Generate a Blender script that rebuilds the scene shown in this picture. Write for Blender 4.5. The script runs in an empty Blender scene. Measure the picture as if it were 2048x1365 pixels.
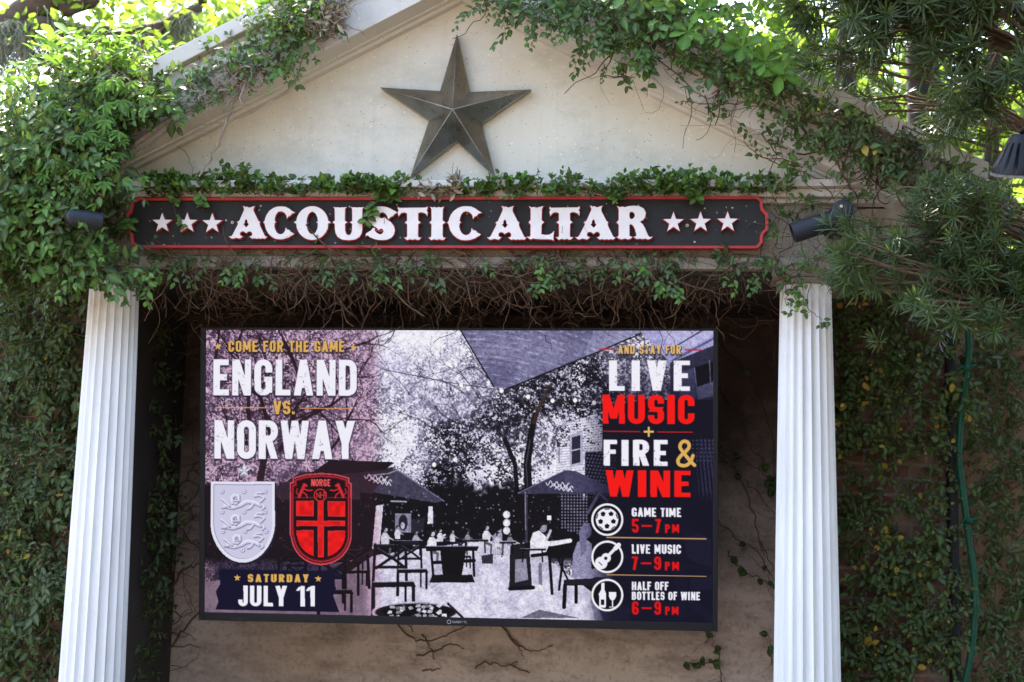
import bpy, bmesh, math, random
import numpy as np
from mathutils import Vector, Matrix
from mathutils.geometry import tessellate_polygon

# ---------------------------------------------------------------- camera, sky, sun, exposure
S = bpy.context.scene
COL = S.collection
W, H, F = 2048, 1365, 3000.0
CAM = np.array([0.7534, -5.4, 1.6])
YAW, PITCH, ROLL = (math.radians(a) for a in (5.757, 7.608, -1.262))
def _rot():
    cy, sy, cp, sp, cr, sr = math.cos(YAW), math.sin(YAW), math.cos(PITCH), math.sin(PITCH), math.cos(ROLL), math.sin(ROLL)
    return (np.array([[cy, -sy, 0], [sy, cy, 0], [0, 0, 1]]) @ np.array([[1, 0, 0], [0, cp, -sp], [0, sp, cp]])
            @ np.array([[cr, 0, sr], [0, 1, 0], [-sr, 0, cr]]))
ROT = _rot()
cd = bpy.data.cameras.new('camera'); cam = bpy.data.objects.new('camera', cd); COL.objects.link(cam)
m4 = Matrix.Identity(4)
for i in range(3):
    m4[i][0] = ROT[i][0]; m4[i][1] = ROT[i][2]; m4[i][2] = -ROT[i][1]; m4[i][3] = CAM[i]
cam.matrix_world = m4
cd.sensor_width = 36; cd.lens = 36 * F / W; cd.clip_end = 2000; cd.clip_start = 0.05
cd.dof.use_dof = True; cd.dof.focus_distance = 5.35; cd.dof.aperture_fstop = 4.0
S.camera = cam

SUN_EL, SUN_AZ = math.radians(56), math.radians(28)      # azimuth from +y (behind the facade) towards -x
EXPOSURE = 3.5
world = bpy.data.worlds.new('World'); S.world = world; world.use_nodes = True
wn = world.node_tree.nodes; wn.clear()
sky = wn.new('ShaderNodeTexSky'); sky.sky_type = 'NISHITA'; sky.sun_disc = False
sky.sun_elevation = SUN_EL; sky.sun_rotation = -SUN_AZ; sky.dust_density = 2.5; sky.ozone_density = 0.75; sky.air_density = 0.9
bg = wn.new('ShaderNodeBackground'); bg.inputs['Strength'].default_value = 0.12
wo = wn.new('ShaderNodeOutputWorld')
world.node_tree.links.new(sky.outputs[0], bg.inputs[0]); world.node_tree.links.new(bg.outputs[0], wo.inputs[0])
sl = bpy.data.lights.new('sun', 'SUN'); sl.energy = 2.4; sl.angle = math.radians(0.5); sl.color = (1, 0.94, 0.84)
so = bpy.data.objects.new('sun', sl); COL.objects.link(so)
sd = Vector((-math.sin(SUN_AZ) * math.cos(SUN_EL), math.cos(SUN_AZ) * math.cos(SUN_EL), math.sin(SUN_EL)))
so.rotation_euler = sd.to_track_quat('Z', 'Y').to_euler(); so.location = (0, 0, 20)
S.view_settings.view_transform = 'Standard'; S.view_settings.look = 'None'
S.view_settings.exposure = EXPOSURE; S.view_settings.gamma = 1.0
S.cycles.max_bounces = 8; S.cycles.transmission_bounces = 6; S.cycles.transparent_max_bounces = 8

R = np.random.RandomState(7)

# ---------------------------------------------------------------- helpers
def at(x, y, Y):
    """the point of the upright plane y=Y that the photograph shows at pixel x, y"""
    d = ROT @ np.array([(x - W / 2) / F, 1.0, -(y - H / 2) / F])
    return CAM + d * ((Y - CAM[1]) / d[1])

def lin(c):
    c = np.asarray(c, dtype=float) / 255.0
    return np.where(c <= 0.04045, c / 12.92, ((c + 0.055) / 1.055) ** 2.4)

def tag(o, label=None, cat=None, group=None, kind=None):
    if label: o['label'] = label
    if cat: o['category'] = cat
    if group: o['group'] = group
    if kind: o['kind'] = kind
    return o

def link_mesh(name, me, mat=None, parent=None):
    o = bpy.data.objects.new(name, me); COL.objects.link(o)
    if mat is not None and not me.materials:
        for q in (mat if isinstance(mat, (list, tuple)) else [mat]): me.materials.append(q)
    if parent is not None: o.parent = parent; o.matrix_parent_inverse = parent.matrix_world.inverted()
    return o

def empty(name, loc, label, cat, group=None):
    o = bpy.data.objects.new(name, None); COL.objects.link(o); o.location = loc
    o.empty_display_size = 0.1
    o.matrix_world = Matrix.Translation(loc)
    return tag(o, label, cat, group)

def np_mesh(name, V, faces_flat, counts, smooth=False, attrs=None, mats=None):
    me = bpy.data.meshes.new(name)
    V = np.asarray(V, dtype=np.float32); ff = np.asarray(faces_flat, dtype=np.int32); ct = np.asarray(counts, dtype=np.int32)
    me.vertices.add(len(V)); me.vertices.foreach_set('co', V.ravel())
    me.loops.add(len(ff)); me.loops.foreach_set('vertex_index', ff)
    me.polygons.add(len(ct))
    st = np.zeros(len(ct), dtype=np.int32); st[1:] = np.cumsum(ct)[:-1]
    me.polygons.foreach_set('loop_start', st); me.polygons.foreach_set('loop_total', ct)
    me.polygons.foreach_set('use_smooth', np.full(len(ct), smooth))
    for k, a in (attrs or {}).items():
        at_ = me.attributes.new(k, 'FLOAT', 'POINT'); at_.data.foreach_set('value', np.asarray(a, dtype=np.float32))
    me.update(calc_edges=True); me.validate()
    return me

class MB:
    """collects plain shapes and links them as one mesh"""
    def __init__(s): s.v = []; s.f = []
    def add(s, V, Fc):
        b = len(s.v); s.v += [tuple(map(float, p)) for p in V]; s.f += [tuple(b + i for i in q) for q in Fc]
    def box(s, x0, x1, y0, y1, z0, z1):
        s.add([(x0, y0, z0), (x1, y0, z0), (x1, y1, z0), (x0, y1, z0), (x0, y0, z1), (x1, y0, z1), (x1, y1, z1), (x0, y1, z1)],
              [(0, 3, 2, 1), (4, 5, 6, 7), (0, 1, 5, 4), (1, 2, 6, 5), (2, 3, 7, 6), (3, 0, 4, 7)])
    def prism(s, poly, y0, y1):
        """x,z polygon pushed from y0 (front) to y1"""
        n = len(poly)
        V = [(p[0], y0, p[1]) for p in poly] + [(p[0], y1, p[1]) for p in poly]
        s.add(V, [tuple(range(n)), tuple(range(2 * n - 1, n - 1, -1))] + [(i, i + n, (i + 1) % n + n, (i + 1) % n) for i in range(n)])
    def tube(s, P, r, n=6, cap=True):
        P = [np.asarray(p, float) for p in P]
        rr = r if hasattr(r, '__len__') else [r] * len(P)
        b = len(s.v); up = np.array([0.31, 0.2, 0.93])
        for i, p in enumerate(P):
            t = P[min(i + 1, len(P) - 1)] - P[max(i - 1, 0)]; t = t / (np.linalg.norm(t) + 1e-9)
            a = np.cross(t, up); 
            if np.linalg.norm(a) < 1e-3: a = np.cross(t, (1, 0, 0))
            a /= np.linalg.norm(a); c = np.cross(t, a)
            for k in range(n):
                q = p + rr[i] * (a * math.cos(2 * math.pi * k / n) + c * math.sin(2 * math.pi * k / n)); s.v.append(tuple(q))
        for i in range(len(P) - 1):
            for k in range(n):
                s.f.append((b + i * n + k, b + i * n + (k + 1) % n, b + (i + 1) * n + (k + 1) % n, b + (i + 1) * n + k))
        if cap:
            s.f.append(tuple(b + k for k in range(n - 1, -1, -1))); e = b + (len(P) - 1) * n; s.f.append(tuple(e + k for k in range(n)))
    def lathe(s, prof, n, origin, axis, a0=0):
        """prof: (distance along axis, radius)"""
        ax = np.array(axis, float); ax /= np.linalg.norm(ax)
        u = np.cross(ax, (0, 0, 1.0)); 
        if np.linalg.norm(u) < 1e-3: u = np.array([1.0, 0, 0])
        u /= np.linalg.norm(u); w = np.cross(ax, u); b = len(s.v); o = np.asarray(origin, float)
        for (d, r) in prof:
            for k in range(n):
                t = a0 + 2 * math.pi * k / n
                s.v.append(tuple(o + ax * d + r * (u * math.cos(t) + w * math.sin(t))))
        for i in range(len(prof) - 1):
            for k in range(n):
                s.f.append((b + i * n + k, b + (i + 1) * n + k, b + (i + 1) * n + (k + 1) % n, b + i * n + (k + 1) % n))
    def build(s, name, mat, parent=None, smooth=False, bevel=0, fix=True, auto=None):
        me = bpy.data.meshes.new(name); me.from_pydata(s.v, [], s.f)
        bm = bmesh.new(); bm.from_mesh(me)
        if fix: bmesh.ops.recalc_face_normals(bm, faces=bm.faces)
        if bevel:
            es = [e for e in bm.edges if len(e.link_faces) == 2 and e.calc_face_angle(0) > 0.5]
            bmesh.ops.bevel(bm, geom=es, offset=bevel, segments=2, affect='EDGES', profile=0.6)
        for f in bm.faces: f.smooth = smooth
        if auto:
            for e in bm.edges:
                if len(e.link_faces) == 2 and e.calc_face_angle(0) > auto: e.smooth = False
        bm.to_mesh(me); bm.free()
        return link_mesh(name, me, mat, parent)

def in_poly(px, py, poly):
    px = np.asarray(px, float); py = np.asarray(py, float); ins = np.zeros(px.shape, bool); n = len(poly); j = n - 1
    for i in range(n):
        xi, yi = poly[i]; xj, yj = poly[j]
        if yi != yj:
            c = ((yi > py) != (yj > py)) & (px < (xj - xi) * (py - yi) / (yj - yi) + xi); ins ^= c
        j = i
    return ins

def spline(P, n):
    """Catmull-Rom through P, n points per span"""
    P = [np.asarray(p, float) for p in P]; Q = [2 * P[0] - P[1]] + P + [2 * P[-1] - P[-2]]; out = []
    for i in range(1, len(Q) - 2):
        for k in range(n):
            t = k / n; a, b, c, d = Q[i - 1:i + 3]
            out.append(0.5 * (2 * b + (c - a) * t + (2 * a - 5 * b + 4 * c - d) * t * t + (3 * b - a - 3 * c + d) * t ** 3))
    out.append(P[-1]); return out

# ---------------------------------------------------------------- materials
class NT:
    def __init__(s, name):
        s.m = bpy.data.materials.new(name); s.m.use_nodes = True; s.t = s.m.node_tree; s.n = s.t.nodes
        s.p = s.n['Principled BSDF']; s.out = s.n['Material Output']
    def new(s, t, **kw):
        nd = s.n.new(t)
        for k, v in kw.items():
            if k in nd.inputs: nd.inputs[k].default_value = v
            else: setattr(nd, k, v)
        return nd
    def l(s, a, b): s.t.links.new(a, b)
    def coord(s, out='Object', scale=(1, 1, 1)):
        c = s.new('ShaderNodeTexCoord'); mp = s.new('ShaderNodeMapping'); mp.inputs['Scale'].default_value = scale
        s.l(c.outputs[out], mp.inputs[0]); return mp.outputs[0]
    def noise(s, vec, scale, detail=6, rough=0.6):
        nd = s.new('ShaderNodeTexNoise', Scale=scale, Detail=detail, Roughness=rough); s.l(vec, nd.inputs['Vector']); return nd.outputs[0]
    def ramp(s, fac, stops, interp='LINEAR'):
        r = s.new('ShaderNodeValToRGB'); r.color_ramp.interpolation = interp; e = r.color_ramp.elements
        while len(e) < len(stops): e.new(0.5)
        for q, (pos, c) in zip(e, stops): q.position = pos; q.color = (*c, 1) if len(c) == 3 else c
        s.l(fac, r.inputs[0]); return r.outputs[0]
    def mix(s, fac, a, b, mode='MIX'):
        x = s.new('ShaderNodeMix', data_type='RGBA', blend_type=mode)
        for sock, v in ((x.inputs[0], fac), (x.inputs[6], a), (x.inputs[7], b)):
            if isinstance(v, (int, float)): sock.default_value = v
            elif isinstance(v, tuple): sock.default_value = (*v, 1)
            else: s.l(v, sock)
        return x.outputs[2]
    def bump(s, h, strength=0.3, dist=0.01):
        b = s.new('ShaderNodeBump', Strength=strength, Distance=dist); s.l(h, b.inputs['Height']); s.l(b.outputs[0], s.p.inputs['Normal']); return b
    def set(s, **kw):
        for k, v in kw.items():
            k = k.replace('_', ' '); 
            if isinstance(v, tuple): v = (*v, 1)
            s.p.inputs[k].default_value = v
        return s

G3 = lambda v: (v, v, v)
def stone_mat(name, c0, c1, stain, pits=True, rough=0.85):
    t = NT(name); v = t.coord()
    base = t.ramp(t.noise(v, 2.6, 8, 0.62), [(0.3, c0), (0.7, c1)])
    st = t.ramp(t.noise(v, 1.3, 6, 0.7), [(0.42, G3(0)), (0.72, G3(0.6))])
    base = t.mix(st, base, stain)
    g2 = t.ramp(t.noise(t.coord(scale=(1, 1, 1.4)), 3.4, 8, 0.72), [(0.48, G3(0)), (0.72, G3(0.7))])
    base = t.mix(g2, base, tuple(np.array(c0) * np.array((.66, .69, .68))))
    rs = t.ramp(t.noise(t.coord(scale=(14, 14, 0.7)), 1.6, 6, 0.65), [(0.56, G3(0)), (0.8, G3(0.22))])
    base = t.mix(rs, base, tuple(np.array(stain) * .7))
    if pits:
        vo = t.new('ShaderNodeTexVoronoi', Scale=78.0, Randomness=1.0); t.l(v, vo.inputs['Vector'])
        sz = t.ramp(t.noise(v, 41, 2), [(0.54, G3(0)), (0.62, G3(1))])
        pit = t.ramp(vo.outputs['Distance'], [(0.10, G3(1)), (0.19, G3(0))])
        base = t.mix(t.mix(1.0, pit, sz, 'MULTIPLY'), base, (0.07, 0.06, 0.05))
        vo2 = t.new('ShaderNodeTexVoronoi', Scale=48.0); t.l(t.coord(scale=(1.07, 1.3, 0.93)), vo2.inputs['Vector'])
        fl = t.ramp(vo2.outputs['Distance'], [(0.12, G3(1)), (0.22, G3(0))])
        s2 = t.ramp(t.noise(v, 30, 2), [(0.5, G3(0)), (0.62, G3(1))])
        base = t.mix(t.mix(1.0, fl, s2, 'MULTIPLY'), base, tuple(np.minimum(np.array(c1) * 1.07, 1)))
    t.l(base, t.p.inputs['Base Color']); t.set(Roughness=rough)
    t.bump(t.noise(v, 90, 5), 0.25, 0.004)
    return t.m

M = {}
M['stone'] = stone_mat('cast_stone', (0.55, 0.505, 0.40), (0.66, 0.62, 0.515), (0.47, 0.375, 0.245))
M['stone_rake'] = stone_mat('cast_stone_cornice', (0.52, 0.48, 0.42), (0.62, 0.59, 0.53), (0.40, 0.32, 0.22))
def alcove_mat():
    t = NT('plaster_wall_shade_toned'); v = t.coord()
    pl = t.ramp(t.noise(v, 3, 8, .65), [(.3, (.44, .325, .25)), (.7, (.56, .435, .345))])
    pl = t.mix(t.ramp(t.noise(t.coord(scale=(1, 1, 2.5)), 4, 10, .75), [(.46, G3(0)), (.68, G3(.75))]), pl, (.15, .105, .08))
    pl = t.mix(t.ramp(t.noise(v, 55, 6, .7), [(.52, G3(0)), (.7, G3(.55))]), pl, (.11, .075, .055))
    pl = t.mix(t.ramp(t.noise(v, 9, 8, .75), [(.62, G3(0)), (.68, G3(.6))]), pl, (.44, .37, .31))
    old = t.ramp(t.noise(v, 6, 8, .7), [(.3, (.035, .019, .014)), (.7, (.085, .048, .036))])  # red-brown upper wall, its colour deepened to carry the alcove's shade
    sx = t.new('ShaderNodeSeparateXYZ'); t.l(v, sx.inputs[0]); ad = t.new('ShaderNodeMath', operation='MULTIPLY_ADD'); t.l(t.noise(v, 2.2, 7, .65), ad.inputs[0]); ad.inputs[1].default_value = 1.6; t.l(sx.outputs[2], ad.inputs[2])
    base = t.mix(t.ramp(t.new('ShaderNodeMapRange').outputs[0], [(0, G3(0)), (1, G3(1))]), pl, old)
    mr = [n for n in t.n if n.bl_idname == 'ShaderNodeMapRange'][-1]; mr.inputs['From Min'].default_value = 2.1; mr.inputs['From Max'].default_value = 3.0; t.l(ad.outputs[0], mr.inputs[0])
    t.l(base, t.p.inputs['Base Color']); t.set(Roughness=.9); t.bump(t.noise(v, 40, 6), .4, .006); return t.m
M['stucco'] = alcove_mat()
M['stone_dirty'] = stone_mat('grimy_stone_beam', (0.22, 0.185, 0.135), (0.36, 0.32, 0.25), (0.11, 0.085, 0.06))
M['side_shade'] = stone_mat('shade_dark_side_wall', (0.035, 0.025, 0.02), (0.07, 0.05, 0.04), (0.02, 0.016, 0.012), pits=False)  # near-black brown stands in for shade on the alcove sides
M['ceiling'] = stone_mat('shade_dark_soffit', (0.018, 0.015, 0.012), (0.035, 0.027, 0.022), (0.012, 0.01, 0.008), pits=False)  # ceiling colour darkened to hold the shade under the lintel
M['peach'] = stone_mat('peach_stucco', (0.26, 0.155, 0.095), (0.36, 0.22, 0.14), (0.13, 0.08, 0.05), pits=False)

def col_mat():
    t = NT('white_column_paint'); v = t.coord()
    n = t.noise(t.coord(scale=(9, 9, 0.8)), 3, 6)
    base = t.ramp(n, [(0.3, (0.60, 0.59, 0.565)), (0.7, (0.72, 0.705, 0.68))])
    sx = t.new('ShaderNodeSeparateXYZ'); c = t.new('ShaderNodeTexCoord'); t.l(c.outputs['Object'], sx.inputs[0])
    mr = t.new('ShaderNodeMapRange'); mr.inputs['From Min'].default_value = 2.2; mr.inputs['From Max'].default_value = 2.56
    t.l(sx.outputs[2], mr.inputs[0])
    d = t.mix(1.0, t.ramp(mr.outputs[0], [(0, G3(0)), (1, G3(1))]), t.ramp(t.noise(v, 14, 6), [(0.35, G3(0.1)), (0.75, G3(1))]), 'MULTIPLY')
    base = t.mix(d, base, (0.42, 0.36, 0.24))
    sp = t.ramp(t.noise(v, 60, 2), [(0.78, G3(0)), (0.82, G3(1))])
    base = t.mix(sp, base, (0.4, 0.36, 0.32))
    t.l(base, t.p.inputs['Base Color']); t.set(Roughness=0.6); t.bump(t.noise(v, 160, 4), 0.15, 0.002); return t.m
M['column'] = col_mat()

def metal_star():
    t = NT('weathered_zinc'); v = t.coord()
    b = t.ramp(t.noise(v, 7, 8, 0.65), [(0.3, (0.17, 0.16, 0.13)), (0.7, (0.36, 0.34, 0.295))])
    t.l(b, t.p.inputs['Base Color']); t.set(Metallic=1.0, Roughness=0.45); t.bump(t.noise(v, 60, 5), 0.12, 0.003)
    t.l(t.ramp(t.noise(v, 25, 5), [(0.3, G3(0.24)), (0.7, G3(0.38))]), t.p.inputs['Roughness']); return t.m
M['star'] = metal_star()

def sign_black():
    t = NT('charcoal_sign_paint'); v = t.coord()
    b = t.ramp(t.noise(t.coord(scale=(3, 1, 0.7)), 3, 7, 0.65), [(0.3, (0.010, 0.0078, 0.006)), (0.7, (0.019, 0.0155, 0.012))])
    vo = t.new('ShaderNodeTexVoronoi', Scale=38.0); t.l(v, vo.inputs['Vector'])
    sz = t.ramp(t.noise(v, 34, 2), [(0.53, G3(0)), (0.6, G3(1))])
    fl = t.ramp(vo.outputs['Distance'], [(0.1, G3(1)), (0.17, G3(0))])
    b = t.mix(t.mix(1.0, fl, sz, 'MULTIPLY'), b, (0.42, 0.38, 0.28))
    t.l(b, t.p.inputs['Base Color']); t.set(Roughness=0.6); t.p.inputs['Specular IOR Level'].default_value = 0.25; t.bump(t.noise(v, 80, 4), 0.1, 0.002); return t.m
M['sign_black'] = sign_black()

def plain(name, c, rough=0.5, var=0.15, metal=0.0, scale=20, bump=0.08):
    t = NT(name); v = t.coord(); c = np.array(c)
    t.l(t.ramp(t.noise(v, scale, 6), [(0.3, tuple(c * (1 - var))), (0.7, tuple(np.minimum(c * (1 + var), 1)))]), t.p.inputs['Base Color'])
    t.set(Roughness=rough, Metallic=metal); t.p.inputs['Specular IOR Level'].default_value = 0.2
    if bump: t.bump(t.noise(v, scale * 4, 4), bump, 0.002)
    return t.m
M['sign_red'] = plain('red_sign_paint', (0.34, 0.028, 0.026), 0.5, 0.2)
M['sign_white'] = plain('cream_letter_paint', (0.66, 0.585, 0.525), 0.55, 0.06)
M['letter_red'] = plain('dark_red_letter_edge', (0.30, 0.03, 0.035), 0.55, 0.2)
M['brass'] = plain('brass_washer', (0.5, 0.36, 0.2), 0.4, 0.2, 0.6)
M['bezel'] = plain('black_tv_bezel', (0.008, 0.008, 0.0095), 0.5, 0.1, 0, 60, 0.03)
M['logo'] = plain('silver_logo', (0.35, 0.36, 0.4), 0.4, 0.05, 0.3)
M['spot'] = plain('slate_grey_lamp_paint', (0.019, 0.021, 0.025), 0.4, 0.12)
M['lampblack'] = plain('black_lamp_paint', (0.009, 0.009, 0.01), 0.45, 0.2)
M['lens'] = plain('lamp_lens', (0.02, 0.02, 0.02), 0.1, 0.1)
M['rim'] = plain('chipped_lamp_rim', (0.12, 0.11, 0.095), 0.7, 0.5, 0, 60)
M['hose'] = plain('green_hose_rubber', (0.005, 0.055, 0.028), 0.4, 0.2)
M['blackpipe'] = plain('black_downpipe', (0.012, 0.013, 0.013), 0.6, 0.2)
M['stem'] = plain('vine_stem_bark', (0.12, 0.075, 0.045), 0.85, 0.45, 0, 40, 0.3)
M['dead'] = plain('dead_twig_bark', (0.10, 0.058, 0.034), 0.85, 0.45, 0, 30, 0.3)
M['pale'] = plain('weathered_grey_stem', (0.27, 0.215, 0.165), 0.85, 0.3, 0, 40, 0.4)
M['bark'] = plain('oak_bark', (0.07, 0.048, 0.034), 0.9, 0.5, 0, 9, 0.9)
M['darkbark'] = plain('dark_trunk_bark', (0.018, 0.015, 0.013), 0.9, 0.5, 0, 9, 0.9)
M['moss'] = plain('grey_green_moss', (0.19, 0.205, 0.14), 0.95, 0.3, 0, 20, 0)

def leaf_mat(name, stops, trans=0.3, rough=0.42, tcol=(0.35, 0.5, 0.06), spec=0.17):
    t = NT(name)
    a = t.new('ShaderNodeAttribute', attribute_name='tint'); b = t.new('ShaderNodeAttribute', attribute_name='vein')
    c = t.ramp(a.outputs['Fac'], stops)
    c = t.mix(t.ramp(t.noise(t.coord(), 60, 3), [(0.35, G3(0)), (0.7, G3(0.35))]), c, tuple(np.array(stops[0][1]) * 0.8))
    ve = t.new('ShaderNodeMath', operation='MULTIPLY'); t.l(b.outputs['Fac'], ve.inputs[0]); ve.inputs[1].default_value = 0.35
    c = t.mix(ve.outputs[0], c, t.mix(0.5, c, (0.45, 0.55, 0.22)))
    t.l(c, t.p.inputs['Base Color']); t.set(Roughness=rough); t.p.inputs['Specular IOR Level'].default_value = spec
    tr = t.new('ShaderNodeBsdfTranslucent'); t.l(t.mix(0.6, c, tcol), tr.inputs[0])
    mx = t.new('ShaderNodeMixShader'); mx.inputs[0].default_value = trans
    t.l(t.p.outputs[0], mx.inputs[1]); t.l(tr.outputs[0], mx.inputs[2]); t.l(mx.outputs[0], t.out.inputs[0])
    return t.m
YEL = (0.34, 0.2, 0.012)
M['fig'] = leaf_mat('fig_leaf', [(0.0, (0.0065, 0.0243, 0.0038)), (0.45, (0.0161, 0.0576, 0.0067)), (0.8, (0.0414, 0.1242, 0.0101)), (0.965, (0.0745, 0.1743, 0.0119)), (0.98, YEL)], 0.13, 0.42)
M['fig_dark'] = leaf_mat('shaded_fig_leaf', [(0.0, (0.0036, 0.0131, 0.0021)), (0.5, (0.0088, 0.0282, 0.0030)), (0.85, (0.0177, 0.0489, 0.0037)), (0.95, (0.0354, 0.0752, 0.0044)), (0.965, YEL)], 0.12, 0.45)  # darker copy of the fig leaf, shade put into its colour
M['fig_yel'] = leaf_mat('yellowing_fig_leaf', [(0.0, (0.0041, 0.0140, 0.0023)), (0.5, (0.0103, 0.0281, 0.0029)), (0.8, (0.0240, 0.0527, 0.0032)), (0.9, (0.0549, 0.0702, 0.0032)), (0.92, YEL)], 0.14, 0.45)
M['bright'] = leaf_mat('young_bright_leaf', [(0.0, (0.0220, 0.0772, 0.0054)), (0.6, (0.0442, 0.1426, 0.0081)), (1.0, (0.0883, 0.2138, 0.0162))], 0.32, 0.55, (0.2604, 0.4464, 0.0360))
M['podo'] = leaf_mat('podocarpus_leaf', [(0.0, (0.0022, 0.0077, 0.0023)), (0.5, (0.0050, 0.0176, 0.0047)), (0.85, (0.0108, 0.0331, 0.0078)), (0.96, (0.0180, 0.0442, 0.0104)), (0.98, (0.0540, 0.0265, 0.0039))], 0.15, 0.36)
M['backleaf'] = leaf_mat('sunlit_canopy_leaf', [(0.0, (0.0243, 0.0649, 0.0044)), (0.6, (0.0403, 0.0998, 0.0056)), (1.0, (0.0646, 0.1348, 0.0067))], 0.5, 0.6, (0.3100, 0.4620, 0.0300))
M['dryleaf'] = leaf_mat('dry_brown_leaf', [(0.0, (0.07, 0.045, 0.03)), (0.5, (0.19, 0.12, 0.085)), (1.0, (0.38, 0.28, 0.21))], 0.1, 0.7)
# ---------------------------------------------------------------- ground
def ground():
    t = NT('courtyard_pavers'); v = t.coord()
    br = t.new('ShaderNodeTexBrick', Scale=5.0); t.l(v, br.inputs['Vector'])
    br.inputs['Color1'].default_value = (0.14, 0.10, 0.072, 1); br.inputs['Color2'].default_value = (0.10, 0.075, 0.055, 1); br.inputs['Mortar'].default_value = (0.14, 0.125, 0.1, 1)
    t.l(t.mix(0.5, br.outputs[0], t.ramp(t.noise(v, 1.5), [(0.3, (0.09, 0.07, 0.05)), (0.7, (0.145, 0.115, 0.085))])), t.p.inputs['Base Color']); t.set(Roughness=0.85)
    m = MB(); m.add([(-300, -300, 0), (300, -300, 0), (300, 300, 0), (-300, 300, 0)], [(0, 1, 2, 3)])
    tag(m.build('ground', t.m), 'brick paved courtyard ground', None, None, 'structure')
ground()

# ---------------------------------------------------------------- the temple front
SL = 0.522                                        # roof slope
YT, YC, YS = -0.04, -0.20, -0.25                  # tympanum, corona and cap slab planes
def apexz(x, y, Y): p = at(x, y, Y); return p[2] + SL * abs(p[0])
zt = 0.5 * (apexz(560, 187, YT) + apexz(1412, 259, YT))
zc = 0.5 * (apexz(650, 91, YC) + apexz(1334, 183, YC))
zs = apexz(400, 107, YS)
fac = empty('temple_facade', (0, 0, 0), 'small cream stone temple front with a pediment and two white fluted columns, overgrown with vines', 'pavilion')
m = MB()
m.prism([(-1.62, 2.845), (1.62, 2.845), (1.62, zt + 0.06 - SL * 1.62), (0, zt + 0.06), (-1.62, zt + 0.06 - SL * 1.62)], YT, 0.95)
m.build('tympanum', M['stone'], fac)
for s in (-1, 1):
    e = 1.86
    zb = 2.80; xe = (zc - zb) / SL
    m = MB(); m.prism([(0, zc), (s * xe, zb), (s * (zs - zb) / SL, zb), (0, zs)], YC, 0.9)
    # small stepped bed mould under the soffit
    for (dz, y) in ((0.0, YT - 0.035), (0.014, YT - 0.06), (0.022, YT - 0.072)):
        z0 = zt + dz; m.prism([(0, z0), (s * (z0 - 2.9) / SL, 2.9), (s * (zc + 0.01 - 2.9) / SL, 2.9), (0, zc + 0.01)], y, YT + 0.01)
    # shallow fillet along the top of the corona
    m.prism([(0, zs - 0.075), (s * (zs - 0.075 - zb) / SL, zb + 0.001), (s * (zs - 0.002 - zb) / SL, zb + 0.001), (0, zs - 0.002)], YC - 0.016, YC + 0.01)
    m.build('raking_cornice', M['stone_rake'], fac, bevel=0.003)
    xl = 1.86 if s > 0 else abs(at(306, 150, YS)[0])
    m = MB(); hs = 0.068
    m.prism([(0, zs), (s * xl, zs - SL * xl), (s * (xl + 0.005), zs + hs - SL * (xl + 0.005)), (0, zs + hs)], YS, 1.0)
    m.build('roof_slab', M['stone_rake'], fac, bevel=0.004)
m = MB(); m.box(-1.74, 1.74, -0.165, 0.9, 2.862, 2.888); m.build('ledge', M['stone_rake'], fac, bevel=0.004)
m = MB(); m.box(-1.70, 1.70, -0.135, 0.9, 2.832, 2.861); m.box(-1.66, 1.66, -0.105, 0.9, 2.815, 2.8315); m.build('cornice_moulding', M['stone_rake'], fac, bevel=0.004)
m = MB(); m.box(-1.44, 1.44, -0.08, 0.95, 2.618, 2.8145); m.build('frieze', M['stone_dirty'], fac)
m = MB(); m.box(-1.45, 1.45, -0.105, 0.95, 2.575, 2.6175); m.build('architrave', M['stone_dirty'], fac, bevel=0.004)
BWY = 0.95
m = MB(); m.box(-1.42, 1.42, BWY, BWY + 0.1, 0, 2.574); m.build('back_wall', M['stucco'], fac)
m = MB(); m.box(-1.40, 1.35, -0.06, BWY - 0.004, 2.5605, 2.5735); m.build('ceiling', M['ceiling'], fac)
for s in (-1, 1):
    xo, xi = ((1.36, 1.26) if s > 0 else (-1.42, -1.32)); m = MB(); m.box(xo, xi, 0.16, BWY - 0.002, 0, 2.56); m.build('side_wall', M['side_shade'], fac)

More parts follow.
